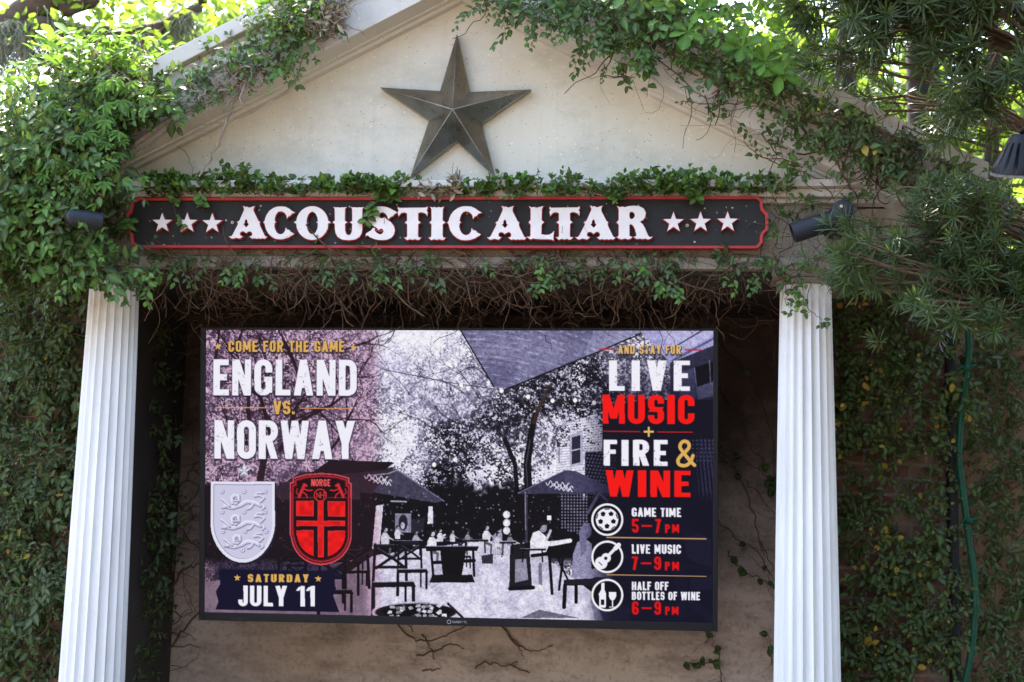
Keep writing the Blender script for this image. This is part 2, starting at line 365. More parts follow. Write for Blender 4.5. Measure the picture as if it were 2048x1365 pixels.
def column(X):
    root = empty('column', (X, 0, 0), None, None); root.parent = fac
    n, sub = 20, 10; zt_, zb_ = 2.528, 0.16
    V = []; Fc = []; rows = 30
    for i in range(rows + 1):
        z = zb_ + (zt_ - zb_) * i / rows; f = (z - 1.1) / 1.43
        R0 = 0.1165 - 0.0215 * f - 0.004 * max(f, 0) ** 2
        fade = min(1, (zt_ - z) / 0.03) if i == rows else 1
        for k in range(n * sub):
            t = (k % sub) / sub * 2 - 1
            d = 0.0 if abs(t) > 0.84 else math.sqrt(max(0, 1 - (t / 0.84) ** 2)) * 0.115 * fade
            a = 2 * math.pi * k / (n * sub) + 0.1; r = R0 * (1 - d)
            V.append((r * math.cos(a), r * math.sin(a), z))
    N = n * sub
    for i in range(rows):
        for k in range(N): Fc.append((i * N + k, i * N + (k + 1) % N, (i + 1) * N + (k + 1) % N, (i + 1) * N + k))
    m = MB(); m.add(V, Fc); o = m.build('shaft', M['column'], None, smooth=True, auto=0.55)
    o.parent = root
    m = MB(); m.lathe([(0, 0.03), (0, 0.098), (0.004, 0.104), (0.012, 0.106), (0.02, 0.104), (0.021, 0.03)], 40, (0, 0, 2.529), (0, 0, 1))
    m.box(-0.118, 0.118, -0.1, 0.118, 2.551, 2.5745); o = m.build('capital', M['stone_dirty'], None, bevel=0.003); o.parent = root
    m = MB(); m.lathe([(0, 0.03), (0, 0.155), (0.03, 0.162), (0.06, 0.155), (0.075, 0.135), (0.1, 0.13), (0.12, 0.14), (0.14, 0.138), (0.16, 0.122), (0.161, 0.03)], 40, (0, 0, 0), (0, 0, 1))
    o = m.build('base', M['column'], None, smooth=True, auto=0.9); o.parent = root
XL = 0.5 * (at(230, 572, 0)[0] + at(183, 1365, 0)[0]); XR = 0.5 * (at(1614, 572, 0)[0] + at(1611, 1365, 0)[0])
column(XL); column(XR)

# ---------------------------------------------------------------- neighbouring walls
def brick_mat():
    t = NT('old_red_brick'); c = t.new('ShaderNodeTexCoord'); mp = t.new('ShaderNodeMapping'); mp.inputs['Rotation'].default_value = (math.pi / 2, 0, 0)
    t.l(c.outputs['Object'], mp.inputs[0])
    nz = t.new('ShaderNodeTexNoise', Scale=7.0); t.l(mp.outputs[0], nz.inputs['Vector'])
    v = t.mix(0.03, mp.outputs[0], nz.outputs[1], 'ADD')
    br = t.new('ShaderNodeTexBrick', Scale=4.3); t.l(v, br.inputs['Vector'])
    br.inputs['Color1'].default_value = (0.12, 0.032, 0.02, 1); br.inputs['Color2'].default_value = (0.18, 0.065, 0.04, 1); br.inputs['Mortar'].default_value = (0.17, 0.145, 0.115, 1)
    br.inputs['Mortar Size'].default_value = 0.028; br.inputs['Mortar Smooth'].default_value = 0.3
    w = t.ramp(t.noise(mp.outputs[0], 5, 8, 0.7), [(0.5, G3(0)), (0.66, G3(1))])
    b = t.mix(w, br.outputs[0], (0.2, 0.165, 0.13))
    b = t.mix(t.ramp(t.noise(mp.outputs[0], 3, 6), [(0.4, G3(0)), (0.7, G3(0.8))]), b, (0.03, 0.02, 0.015))
    t.l(b, t.p.inputs['Base Color']); t.set(Roughness=0.9); t.bump(br.outputs[1], -0.9, 0.015); return t.m
m = MB(); m.box(1.361, at(1893, 900, 0.62)[0], 0.62, 1.0, 0, 2.85)
tag(m.build('brick_wall', brick_mat()), 'old red brick wall right of the columns, patched with mortar and dotted with yellowing vine leaves', 'wall')
m = MB(); m.box(at(1893, 900, 0.62)[0] + 0.002, 3.6, 0.75, 1.0, 0, 2.7)
tag(m.build('stucco_wall', M['peach']), 'peach stucco wall at the far right behind the green hose', 'wall')
m = MB(); m.box(-3.6, -1.421, 0.3, 0.6, 0, 2.66)
tag(m.build('stucco_wall', M['peach']), 'peach stucco wall at the far left, almost hidden under ivy', 'wall')

# ---------------------------------------------------------------- barn star
def star():
    root = empty('barn_star', at(905, 218, -0.06), 'large five pointed grey metal star on the pediment wall', 'wall ornament')
    o_ = np.array([(914, 67), (940, 184), (1062, 179), (963, 247), (991, 355), (913, 282), (820, 354), (858, 241), (760, 175), (880, 182)], float)
    V = [at(x, y, -0.075) - np.array(root.location) for x, y in o_]
    Bk = [q + np.array([0, 0.03, 0]) for q in V]
    c = at(905, 219, -0.165) - np.array(root.location)
    me = MB(); me.add(list(V) + [c] + Bk, [(i, (i + 1) % 10, 10) for i in range(10)] + [(i, 11 + i, 11 + (i + 1) % 10, (i + 1) % 10) for i in range(10)])
    o = me.build('star_body', M['star'], None, bevel=0.0022); o.parent = root
    o.data.name = 'star_body'
    m = MB(); m.lathe([(0, 0.001), (0, 0.008), (0.02, 0.008), (0.02, 0.001)], 10, (0, 0.0, 0.03), (0, 1, 0)); q = m.build('hanger', M['star'], None); q.parent = root
star()

# ---------------------------------------------------------------- name board
def offset_poly(P, d):
    P = np.asarray(P, float); n = len(P); out = []
    ar = 0.5 * sum(P[i][0] * P[(i + 1) % n][1] - P[(i + 1) % n][0] * P[i][1] for i in range(n)); sg = 1 if ar > 0 else -1
    for i in range(n):
        a = P[i] - P[i - 1]; b = P[(i + 1) % n] - P[i]
        a = a / (np.linalg.norm(a) + 1e-9); b = b / (np.linalg.norm(b) + 1e-9)
        na = np.array([a[1], -a[0]]) * sg; nb = np.array([b[1], -b[0]]) * sg
        k = na + nb; l = np.dot(k, k)
        k = k * (2 / l) if l > 0.35 else na + nb
        if np.linalg.norm(k) > 1.8: k *= 1.8 / np.linalg.norm(k)
        out.append(P[i] + d * k)
    return [tuple(q) for q in out]

def plate(m, polys, y0, y1):
    """flat plate with holes: first polygon is the outline; x,z polygons, y0 front"""
    tri = tessellate_polygon([[Vector((p[0], p[1], 0)) for p in q] for q in polys])
    pts = [p for q in polys for p in q]; n = len(pts)
    V = [(p[0], y0, p[1]) for p in pts] + [(p[0], y1, p[1]) for p in pts]
    Fc = [tuple(t) for t in tri] + [tuple(n + i for i in reversed(t)) for t in tri]
    b = 0
    for q in polys:
        k = len(q); Fc += [(b + i, b + i + n, b + (i + 1) % k + n, b + (i + 1) % k) for i in range(k)]; b += k
    m.add(V, Fc)

def smooth_poly(P, it=1):
    """round the corners a little (one Chaikin step on the gentle ones)"""
    for _ in range(it):
        Q = []; n = len(P)
        for i in range(n):
            p = np.array(P[i], float); a = np.array(P[i - 1], float); b = np.array(P[(i + 1) % n], float)
            u = a - p; w = b - p; c = np.dot(u, w) / (np.linalg.norm(u) * np.linalg.norm(w) + 1e-9)
            if c < -0.35: Q += [tuple(p + 0.25 * u), tuple(p + 0.25 * w)]
            else: Q.append(tuple(p))
        P = Q
    return P

YB = -0.15
def zpx(P, ox, oy, sc): return [(x / sc + ox, y / sc + oy) for x, y in P]
Z1, Z2, Z3 = (450, 400, 7.877), (690, 400, 7.062), (960, 400, 5.689)
LA = [(310,110),(330,126),(350,117),(375,127),(400,135),(425,125),(450,117),(475,110),(458,150),(460,190),(535,340),(560,358),(552,378),(560,420),(632,570),(650,588),(670,586),(655,608),(635,620),(600,612),(570,621),(540,612),(510,621),(475,612),(440,620),(415,602),(398,585),(430,580),(443,550),(430,515),(405,503),(375,508),(343,532),(312,508),(280,503),(255,515),(243,545),(252,575),(285,583),(268,605),(245,618),(212,610),(180,604),(150,615),(120,620),(95,605),(70,580),(95,588),(117,578),(135,555),(213,400),(217,380),(203,357),(225,348),(240,335),(305,190),(313,160),(308,135),(295,112)]
LAh = [(345,312),(360,330),(368,355),(365,372),(388,390),(375,412),(345,447),(315,412),(297,390),(322,372),(318,350),(328,328)]
LC = [(1108,210),(1070,222),(1052,235),(1040,258),(1005,270),(985,302),(978,255),(950,215),(915,194),(880,189),(845,200),(815,235),(797,285),(790,335),(812,357),(790,378),(785,420),(795,470),(820,520),(855,548),(890,555),(930,537),(957,500),(966,448),(985,480),(1010,480),(1032,495),(1045,518),(1065,524),(1092,540),(1078,560),(1055,570),(1010,600),(950,622),(880,631),(810,622),(750,592),(700,545),(660,480),(640,410),(637,385),(616,360),(638,338),(645,300),(670,240),(710,185),(770,140),(830,118),(890,114),(960,120),(1020,150),(1062,185)]
LO = []
for k in range(48):
    a = 2 * math.pi * k / 48; x, y = 1384 + 252 * math.cos(a), 375 + 264 * math.sin(a)
    if k == 0: LO += [(1637, 385), (1674, 362), (1635, 340)]
    elif k == 24: LO += [(1131, 340), (1094, 362), (1131, 385)]
    elif k in (1, 23, 25, 47): continue
    else: LO.append((x, y))
LOh = []
for k in range(28):
    a = 2 * math.pi * k / 28; x, y = 1384 + 93 * math.cos(a), 374 + 178 * math.sin(a)
    if k == 0: LOh += [(1476, 385), (1450, 362), (1476, 340)]
    elif k == 14: LOh += [(1292, 340), (1318, 362), (1292, 385)]
    elif k in (1, 13, 15, 27): continue
    else: LOh.append((x, y))
uh = [(1925,120),(1890,131),(1855,128),(1820,135),(1785,128),(1750,132),(1718,122),(1738,150),(1742,335),(1704,362),(1740,388),(1741,470),(1752,535),(1785,592),(1850,632),(1955,645)]
ui = [(1955,572),(1920,550),(1900,500),(1896,388),(1930,362),(1895,338),(1898,150)]
mir = lambda P: [(3910 - x, y) for x, y in P]
LU = uh + mir(uh)[::-1][1:] + mir(ui)[::-1][:-1] + ui
LS = [(748,187),(700,212),(685,235),(642,255),(618,285),(605,240),(578,202),(540,182),(505,190),(483,215),(484,245),(510,270),(545,268),(566,256),(600,290),(650,322),(690,370),(710,430),(700,490),(665,540),(610,567),(540,577),(470,572),(410,557),(350,530),(328,508),(298,515),(306,485),(330,470),(352,455),(383,438),(395,410),(426,403),(425,440),(450,475),(490,497),(530,490),(551,460),(546,430),(520,413),(495,420),(480,442),(468,415),(440,395),(395,365),(358,330),(335,280),(330,230),(345,175),(380,132),(440,108),(510,102),(580,108),(640,130),(700,163)]
LT = [(755,110),(775,125),(960,122),(1140,120),(1170,106),(1170,140),(1152,155),(1170,175),(1168,240),(1150,205),(1110,188),(1070,184),(1038,198),(1037,300),(1072,328),(1038,352),(1035,515),(1048,545),(1078,538),(1062,565),(1030,576),(1000,562),(960,571),(920,562),(885,576),(865,562),(842,538),(875,543),(886,515),(885,352),(852,328),(885,303),(884,200),(850,185),(800,193),(763,240),(752,180),(768,155),(752,135)]
LI = [(1208,106),(1240,119),(1270,111),(1300,122),(1330,111),(1360,119),(1402,106),(1386,140),(1382,300),(1422,328),(1384,352),(1382,512),(1395,545),(1424,541),(1404,568),(1370,576),(1340,562),(1300,573),(1260,562),(1225,576),(1205,562),(1187,538),(1220,543),(1226,512),(1229,352),(1198,327),(1230,300),(1227,140)]
LL = [(558,78),(590,95),(620,89),(645,98),(680,90),(724,78),(706,110),(702,235),(730,262),(702,288),(698,398),(740,407),(790,404),(825,385),(845,358),(836,430),(840,468),(818,458),(780,454),(700,455),(640,451),(610,445),(580,456),(555,442),(538,424),(568,430),(578,410),(580,288),(556,262),(580,235),(580,110)]
LR = [(1563,78),(1590,91),(1620,85),(1650,92),(1690,80),(1750,75),(1810,80),(1860,105),(1886,150),(1880,200),(1855,235),(1818,256),(1850,285),(1875,325),(1895,375),(1912,412),(1930,432),(1960,426),(1945,446),(1915,456),(1880,446),(1850,453),(1820,446),(1790,453),(1765,442),(1750,427),(1776,424),(1780,400),(1765,340),(1745,300),(1722,285),(1700,290),(1700,418),(1732,430),(1715,448),(1690,456),(1650,446),(1610,456),(1580,446),(1553,430),(1575,425),(1580,400),(1580,288),(1556,262),(1580,238),(1580,110)]
LRh = [(1715,140),(1745,145),(1762,170),(1762,195),(1745,220),(1718,228),(1702,210),(1700,160)]
def shift(P, src, dst):      # fit a px polygon whose bounds are src=(x0,x1,y0,y1) into dst
    return [(dst[0] + (x - src[0]) / (src[1] - src[0]) * (dst[1] - dst[0]), dst[2] + (y - src[2]) / (src[3] - src[2]) * (dst[3] - dst[2])) for x, y in P]
A, Ah, C_, T_ = zpx(LA, *Z1), zpx(LAh, *Z1), zpx(LC, *Z1), zpx(LT, *Z2)
Ab, Cb, Tb = (458.9, 535.0, 414, 478.8), (528.2, 590.7, 414.5, 480.1), (796.5, 855.7, 415, 481.6)
letters = [[A, Ah], [C_], [zpx(LO, *Z1), zpx(LOh, *Z1)], [zpx(LU, *Z1)], [zpx(LS, *Z2)], [T_], [zpx(LI, *Z2)], [shift(C_, Cb, (895.3, 964, 414.2, 482.1))]]
d2, d3 = (974.4, 1053.2, 413.8, 481), (1150.7, 1231, 413.3, 480.6)
letters += [[shift(A, Ab, d2), shift(Ah, Ab, d2)], [zpx(LL, *Z3)], [shift(T_, Tb, (1099.4, 1159.3, 414.6, 481))], [shift(A, Ab, d3), shift(Ah, Ab, d3)], [zpx(LR, *Z3), zpx(LRh, *Z3)]]
def star_px(cx, cy, r, rot=0, ri=0.4):
    return [(cx + (r if k % 2 == 0 else r * ri) * math.sin(math.pi * k / 5 + rot), cy - (r if k % 2 == 0 else r * ri) * math.cos(math.pi * k / 5 + rot)) for k in range(10)]
stars = [star_px(326, 447.5, 20), star_px(376, 447.8, 20.5), star_px(426, 448.5, 20.5), star_px(1347, 446.5, 21), star_px(1401, 446, 21), star_px(1455, 445.5, 21)]

def name_board():
    o0 = at(897, 446, YB)
    root = empty('name_board', o0, 'long charcoal sign with a red scalloped border and cream letters reading ACOUSTIC ALTAR', 'sign')
    def w(P, y): 
        return [tuple((at(x, yy, y) - o0)[[0, 2]]) for x, yy in P]
    right = [(1515, 392.5), (1525.4, 401), (1525, 410.5), (1526.8, 418.2), (1531, 423), (1535.4, 427), (1536.4, 437), (1536.4, 452), (1535.4, 460.5), (1531, 464), (1526.8, 468.5), (1525, 475), (1525.4, 485.5), (1515, 497)]
    left = [(273, 495.5), (262.2, 486), (261.5, 477), (260, 469), (256, 463.5), (251.8, 459.5), (250.8, 450), (250.8, 440), (251.8, 430), (256.5, 425), (260.5, 419), (261.5, 411), (260.8, 405), (275, 396)]
    outl = w(right + left, YB)
    inn = offset_poly(outl, -0.0095)
    m = MB(); plate(m, [offset_poly(outl, -0.004)], 0.012, 0.04); m.build('panel', M['sign_black'], None).parent = root
    # raised red border as a closed strip
    n = len(outl); m = MB()
    V = [(p[0], 0.0, p[1]) for p in outl] + [(p[0], 0.002, p[1]) for p in inn] + [(p[0], 0.042, p[1]) for p in outl] + [(p[0], 0.0135, p[1]) for p in inn]
    Fc = []
    for i in range(n):
        j = (i + 1) % n; Fc += [(i, j, n + j, n + i), (i, 2 * n + i, 2 * n + j, j), (n + i, n + j, 3 * n + j, 3 * n + i)]
    m.add(V, Fc); m.build('border', M['sign_red'], None, fix=False).parent = root
    for k, L in enumerate(letters + [[s] for s in stars]):
        nm = 'letter' if k < len(letters) else 'star'
        P = [w(q, YB) for q in L]
        c = np.mean(np.array(P[0]), axis=0)
        P = [[(x - c[0], z - c[1]) for x, z in q] for q in P]
        ed = [offset_poly(P[0], 0.0026)] + [offset_poly(q, -0.0018) for q in P[1:]]
        m = MB(); plate(m, P, -0.010, 0.006)
        lo = m.build(nm, M['sign_white'], None); lo.parent = root; lo.location = (c[0], 0, c[1])
        m = MB(); plate(m, ed, -0.0045, 0.0125); eo = m.build('red_edge', M['letter_red'], None); eo.parent = lo
    for (x, y) in ((463, 444), (1374.5, 450), (326, 490)):
        p = at(x, y, YB) - o0; m = MB(); m.lathe([(0, 0.0022), (-0.003, 0.003), (-0.003, 0.0052), (0.002, 0.0055)], 14, (p[0], 0.0125, p[2]), (0, 1, 0))
        m.build('washer', M['brass'], None).parent = root
name_board()

# ---------------------------------------------------------------- lamps
def spot(P0, P1, r, label, mount):
    P0, P1, mount = map(np.asarray, (P0, P1, mount)); root = empty('spotlight', P0, label, 'spotlight', 'grey cylinder spotlights beside the sign')
    ax = P1 - P0; L = np.linalg.norm(ax); z = np.zeros(3)
    m = MB(); m.lathe([(0, 0.002), (0.002, r * 0.45), (0.008, r * 0.75), (0.018, r * 0.95), (0.026, r), (0.0262, r * 1.0), (0.027, r * 1.03), (L - 0.004, r * 1.03), (L, r * 1.0), (L, r * 0.88), (L - 0.03, r * 0.86)], 36, z, ax)
    m.build('housing', M['spot'], None, smooth=True, auto=0.7).parent = root
    m = MB(); m.lathe([(0, 0.001), (0, r * 0.87), (0.004, r * 0.87), (0.004, 0.001)], 30, ax / L * (L - 0.035), ax); m.build('lens', M['lens'], None).parent = root
    k = (mount - P0); c = ax * 0.18
    m = MB(); m.tube([c, c * 0.4 + k * 0.5, k], 0.011, 10); m.build('arm', M['spot'], None, smooth=True, auto=0.8).parent = root
    return root, k, ax, L
spot(at(129, 434, -0.47), at(206, 444, -0.425), 0.031, 'grey cylinder spotlight at the left end of the sign, poking out of the ivy', at(150, 440, 0.1))
r_, k_, ax_, L_ = spot(at(1676, 437, -0.34), at(1585, 467, -0.34), 0.034, 'grey cylinder spotlight at the right end of the sign, below the cornice', at(1684, 424, -0.09))
m = MB(); q = at(1684, 424, -0.34) - np.array(r_.location)
m.lathe([(-0.03, 0.002), (-0.03, 0.03), (-0.026, 0.036), (0.02, 0.04), (0.2, 0.04), (0.25, 0.045), (0.255, 0.002)], 28, q, (0, 1, 0))
m.build('knuckle', M['spot'], None, smooth=True, auto=0.7).parent = r_
m = MB(); m.lathe([(0, 0.001), (0, 0.005), (0.004, 0.006), (0.004, 0.001)], 10, q + np.array([-0.006, -0.034, 0.012]), (0, 1, 0)); m.build('screw', M['brass'], None).parent = r_

def bell_lamp():
    T0, T1 = at(2046, 268, -0.80), at(2041, 346, -0.757)
    root = empty('bell_lamp', T0, 'black ribbed bell shaped garden lamp hanging at the right edge, its rim chipped', 'lamp')
    ax = T1 - T0; L = np.linalg.norm(ax); z = np.zeros(3); n = 112; m = MB()
    au = ax / L; u = np.cross(au, (0, 1, 0)); u /= np.linalg.norm(u); w = np.cross(au, u)
    prof = [(0, 0.003), (0, 0.026), (0.003, 0.034), (0.008, 0.038), (L * 0.2, 0.046), (L * 0.24, 0.0478), (L * 0.45, 0.0585), (L * 0.7, 0.072), (L * 0.84, 0.0795), (L * 0.97, 0.0865), (L, 0.0865), (L, 0.080), (L * 0.6, 0.055), (L * 0.4, 0.003)]
    V = []; Fc = []
    for i, (d, r) in enumerate(prof):
        for k in range(n):
            a = 2 * math.pi * k / n; g = 1.0
            if 5 <= i <= 8: g = {0: (0.84, 0.86, 0.9, 0.98)[i - 5], 1: (0.97, 0.93, 0.95, 1.0)[i - 5]}.get(k % 7, 1.03)
            V.append(au * d + (u * math.cos(a) + w * math.sin(a)) * r * g)
    for i in range(len(prof) - 1):
        for k in range(n): Fc.append((i * n + k, (i + 1) * n + k, (i + 1) * n + (k + 1) % n, i * n + (k + 1) % n))
    m.add(V, Fc)
    m.build('shade', M['lampblack'], None, smooth=True, auto=0.45).parent = root
    m = MB(); m.lathe([(L - 0.001, 0.081), (L - 0.001, 0.0895), (L + 0.007, 0.0905), (L + 0.007, 0.081), (L - 0.001, 0.081)], 60, z, ax); m.build('rim', M['rim'], None, smooth=True, auto=0.6).parent = root
    m = MB(); m.tube([(0, 0, 0.0), (0.01, 0, 0.03), (0.07, 0.04, 0.06), (0.3, 0.2, 0.06), (0.9, 0.5, 0.02), (1.0, 0.6, -1.0), (1.0, 0.6, -np.array(root.location)[2])], 0.012, 8); m.build('arm', M['lampblack'], None, smooth=True).parent = root
bell_lamp()

# ---------------------------------------------------------------- hose and downpipe
hp = [(1936, 560), (1936, 650), (1938, 700), (1931, 760), (1923, 830), (1918, 900), (1920, 940), (1928, 1000), (1938, 1080), (1948, 1150), (1950, 1220), (1943, 1300), (1930, 1370), (1922, 1450)]
P = spline([at(x, y, 0.55) for x, y in hp] + [np.array([2.0, 0.5, 0.02])], 6)
root = empty('garden_hose', P[-1], 'green garden hose hanging down the wall beside a dark gap at the right', 'hose')
m = MB(); m.tube([p - np.array(root.location) for p in P], 0.0135, 12); m.build('tube', M['hose'], None, smooth=True).parent = root
for (x, y) in ((1932, 737), (1938, 1042)):
    p = at(x, y, 0.55) - np.array(root.location); m = MB()
    m.lathe([(-0.012, 0.012), (-0.012, 0.019), (0.012, 0.019), (0.012, 0.012)], 14, p, (0.05, 0, 1))
    for s in (-1, 1): m.tube([p, p + np.array([s * 0.02, -0.01, 0.006]), p + np.array([s * 0.038, -0.012, 0.012 * s])], [0.009, 0.008, 0.003], 6)
    m.build('tie', M['hose'], None, smooth=True).parent = root
a = at(1905, 1000, 0.6)
m = MB(); m.tube([(a[0], 0.6, 0), (a[0], 0.6, 2.5)], 0.022, 14)
root = empty('downpipe', (a[0], 0.6, 0), 'black downpipe between the brick and stucco walls, left of the green hose', 'pipe')
o = m.build('pipe', M['blackpipe'], None, smooth=True, auto=0.8); o.parent = root; o.matrix_parent_inverse = root.matrix_world.inverted()
for z in (0.9, 1.9):
    m = MB(); m.lathe([(-0.015, 0.02), (-0.015, 0.026), (0.015, 0.026), (0.015, 0.02)], 16, (a[0], 0.6, z), (0, 0, 1))
    o = m.build('bracket', M['blackpipe'], None); o.parent = root; o.matrix_parent_inverse = root.matrix_world.inverted()
# ---------------------------------------------------------------- television picture, drawn by code
class Canvas:
    def __init__(s, PX, PY):
        s.X, s.Y = PX, PY; s.C = np.zeros(PX.shape + (3,)); s.rng = np.random.RandomState(3)
        s.gx = PX.mean(axis=0); s.gy = PY.mean(axis=1)
    def win(s, x0, x1, y0, y1, pad=16):
        i = np.searchsorted(s.gx, (x0 - pad, x1 + pad)); j = np.searchsorted(s.gy, (y0 - pad, y1 + pad))
        return (slice(max(0, j[0]), j[1]), slice(max(0, i[0]), i[1]))
    def put(s, w, mask, col, a=1.0):
        k = (mask * a)[..., None]; s.C[w] = s.C[w] * (1 - k) + np.asarray(col, float) * k
    def poly(s, P, col, a=1.0, holes=()):
        xs = [p[0] for p in P]; ys = [p[1] for p in P]; w = s.win(min(xs), max(xs), min(ys), max(ys))
        m = in_poly(s.X[w], s.Y[w], P)
        for h in holes: m &= ~in_poly(s.X[w], s.Y[w], h)
        s.put(w, m.astype(float), col, a)
    def line(s, P, width, col, a=1.0, taper=None):
        P = [np.asarray(p, float) for p in P]; xs = [p[0] for p in P]; ys = [p[1] for p in P]
        w = s.win(min(xs), max(xs), min(ys), max(ys), 4 + width); X, Y = s.X[w], s.Y[w]; m = np.zeros(X.shape)
        for i in range(len(P) - 1):
            p, q = P[i], P[i + 1]; d = q - p; L = d @ d + 1e-9
            t = np.clip(((X - p[0]) * d[0] + (Y - p[1]) * d[1]) / L, 0, 1)
            hw = width / 2 if taper is None else (width + (taper - width) * (i + t) / (len(P) - 1)) / 2
            m = np.maximum(m, np.clip(hw + 0.5 - np.hypot(X - p[0] - t * d[0], Y - p[1] - t * d[1]), 0, 1))
        s.put(w, m, col, a)
    def ell(s, cx, cy, rx, ry, col, a=1.0, ring=None):
        w = s.win(cx - rx, cx + rx, cy - ry, cy + ry); d = np.hypot((s.X[w] - cx) / rx, (s.Y[w] - cy) / ry); r = min(rx, ry)
        m = np.clip((1 - d) * r + 0.5, 0, 1)
        if ring: m = m * np.clip((d - 1) * r + ring + 0.5, 0, 1)
        s.put(w, m, col, a)
    def noise(s, sc, seed, ax=1.0, ay=1.0):
        r = np.random.RandomState(seed); T = r.rand(256, 256); u, v = s.X / sc / ax, s.Y / sc / ay
        i, j = np.floor(u).astype(int), np.floor(v).astype(int); f, g = u - i, v - j; f = f * f * (3 - 2 * f); g = g * g * (3 - 2 * g)
        t = lambda a, b: T[b & 255, a & 255]
        return (t(i, j) * (1 - f) + t(i + 1, j) * f) * (1 - g) + (t(i, j + 1) * (1 - f) + t(i + 1, j + 1) * f) * g
    def field(s, pts, p=2.2):
        n = np.zeros(s.X.shape); d = np.zeros(s.X.shape)
        for (x, y, v) in pts:
            k = 1 / (((s.X - x) ** 2 + (s.Y - y) ** 2) / 1600 + 0.15) ** p; n += k * v; d += k
        return n / d

def glyph(c, X, Y, w, s=0.24, b=0.185):
    """bold condensed capitals in a box w wide and 1 high; boolean mask"""
    rect = lambda x0, x1, y0, y1: (X >= x0) & (X <= x1) & (Y >= y0) & (Y <= y1)
    def rr(x0, x1, y0, y1, r):
        dx = np.maximum(np.maximum(x0 + r - X, X - x1 + r), 0); dy = np.maximum(np.maximum(y0 + r - Y, Y - y1 + r), 0)
        return rect(x0, x1, y0, y1) & (dx * dx + dy * dy <= r * r)
    def ring(x0, x1, y0, y1): 
        r = min((x1 - x0) / 2, (y1 - y0) / 2); return rr(x0, x1, y0, y1, r * 0.95) & ~rr(x0 + s, x1 - s, y0 + b, y1 - b, max(0.01, (x1 - x0) / 2 - s))
    def diag(xa, ya, xb, yb, hw):      # slanted bar with level ends
        t = (Y - ya) / (yb - ya); cx = xa + (xb - xa) * t; return (np.abs(X - cx) <= hw / 2) & (t >= 0) & (t <= 1)
    Z = np.zeros(X.shape, bool)
    if c == 'E': return rect(0, s, 0, 1) | rect(0, w, 0, b) | rect(0, w, 1 - b, 1) | rect(0, w * 0.88, 0.5 - b / 2, 0.5 + b / 2)
    if c == 'F': return rect(0, s, 0, 1) | rect(0, w, 0, b) | rect(0, w * 0.9, 0.46 - b / 2, 0.46 + b / 2)
    if c == 'L': return rect(0, s, 0, 1) | rect(0, w, 1 - b, 1)
    if c == 'T': return rect(0, w, 0, b) | rect(w / 2 - s / 2, w / 2 + s / 2, 0, 1)
    if c == 'I': return rect(0, w, 0, 1)
    if c == 'H': return rect(0, s, 0, 1) | rect(w - s, w, 0, 1) | rect(0, w, 0.5 - b / 2, 0.5 + b / 2)
    if c == 'N': return rect(0, s * 0.92, 0, 1) | rect(w - s * 0.92, w, 0, 1) | diag(s * 0.55, 0, w - s * 0.55, 1, s * 1.08)
    if c == 'M': return rect(0, s * 0.9, 0, 1) | rect(w - s * 0.9, w, 0, 1) | diag(s * 0.55, 0, w / 2, 0.82, s) | diag(w - s * 0.55, 0, w / 2, 0.82, s)
    if c == 'V': return diag(s * 0.52, 0, w / 2, 1, s * 1.03) | diag(w - s * 0.52, 0, w / 2, 1, s * 1.03)
    if c == 'W': return diag(s * 0.5, 0, w * 0.29, 1, s * 0.98) | diag(w / 2, 0, w * 0.29, 1, s * 0.9) | diag(w / 2, 0, w * 0.71, 1, s * 0.9) | diag(w - s * 0.5, 0, w * 0.71, 1, s * 0.98)
    if c == 'A': return diag(w / 2, 0, s * 0.52, 1, s * 1.04) | diag(w / 2, 0, w - s * 0.52, 1, s * 1.04) | (rect(w * 0.2, w * 0.8, 0.64, 0.64 + b * 0.9))
    if c == 'Y': return diag(s * 0.55, 0, w / 2, 0.58, s * 1.08) | diag(w - s * 0.55, 0, w / 2, 0.58, s * 1.08) | rect(w / 2 - s / 2, w / 2 + s / 2, 0.5, 1)
    if c == 'O': return ring(0, w, 0, 1)
    if c == 'D': return (ring(0, w, 0, 1) & (X > w / 2)) | rect(0, s, 0, 1) | rect(0, w / 2 + 0.01, 0, b) | rect(0, w / 2 + 0.01, 1 - b, 1)
    if c == 'U': return (ring(0, w, 0, 1) & (Y > 0.6)) | rect(0, s, 0, 0.7) | rect(w - s, w, 0, 0.7)
    if c == 'J': return (ring(0, w, 0, 1) & (Y > 0.6) & ~rect(0, s, 0, 0.68)) | rect(w - s, w, 0, 0.7)
    if c == 'C': return ring(0, w, 0, 1) & ~rect(w / 2, w + 1, 0.37, 0.63)
    if c == 'G': return (ring(0, w, 0, 1) & ~rect(w / 2, w + 1, 0.36, 0.5)) | rect(w * 0.52, w, 0.48, 0.48 + b * 0.85) | rect(w - s, w, 0.5, 0.92)
    if c == 'P': return rect(0, s, 0, 1) | (ring(0, w, 0, 0.56) & (X > w / 2)) | rect(0, w / 2 + 0.01, 0, b) | rect(0, w / 2 + 0.01, 0.56 - b, 0.56)
    if c == 'R': return glyph('P', X, Y, w, s, b) | diag(w * 0.52, 0.5, w - s * 0.5, 1, s)
    if c == 'B': return rect(0, s, 0, 1) | (ring(0, w * 0.96, 0, 0.56) & (X > w / 2)) | (ring(0, w, 0.56 - b, 1) & (X > w / 2)) | rect(0, w / 2 + 0.01, 0, b) | rect(0, w / 2 + 0.01, 1 - b, 1) | rect(0, w / 2 + 0.01, 0.56 - b, 0.56)
    if c == 'S': return (ring(0, w, 0, 0.5 + b / 2) & ~rect(w / 2, w + 1, 0.3, 0.5 - b / 2)) | (ring(0, w, 0.5 - b / 2, 1) & ~rect(-1, w / 2, 0.5 + b / 2, 0.7))
    if c == '1': return rect(w - s, w, 0, 1) | diag(w - s, 0.05, 0.02, 0.24, 0.16)
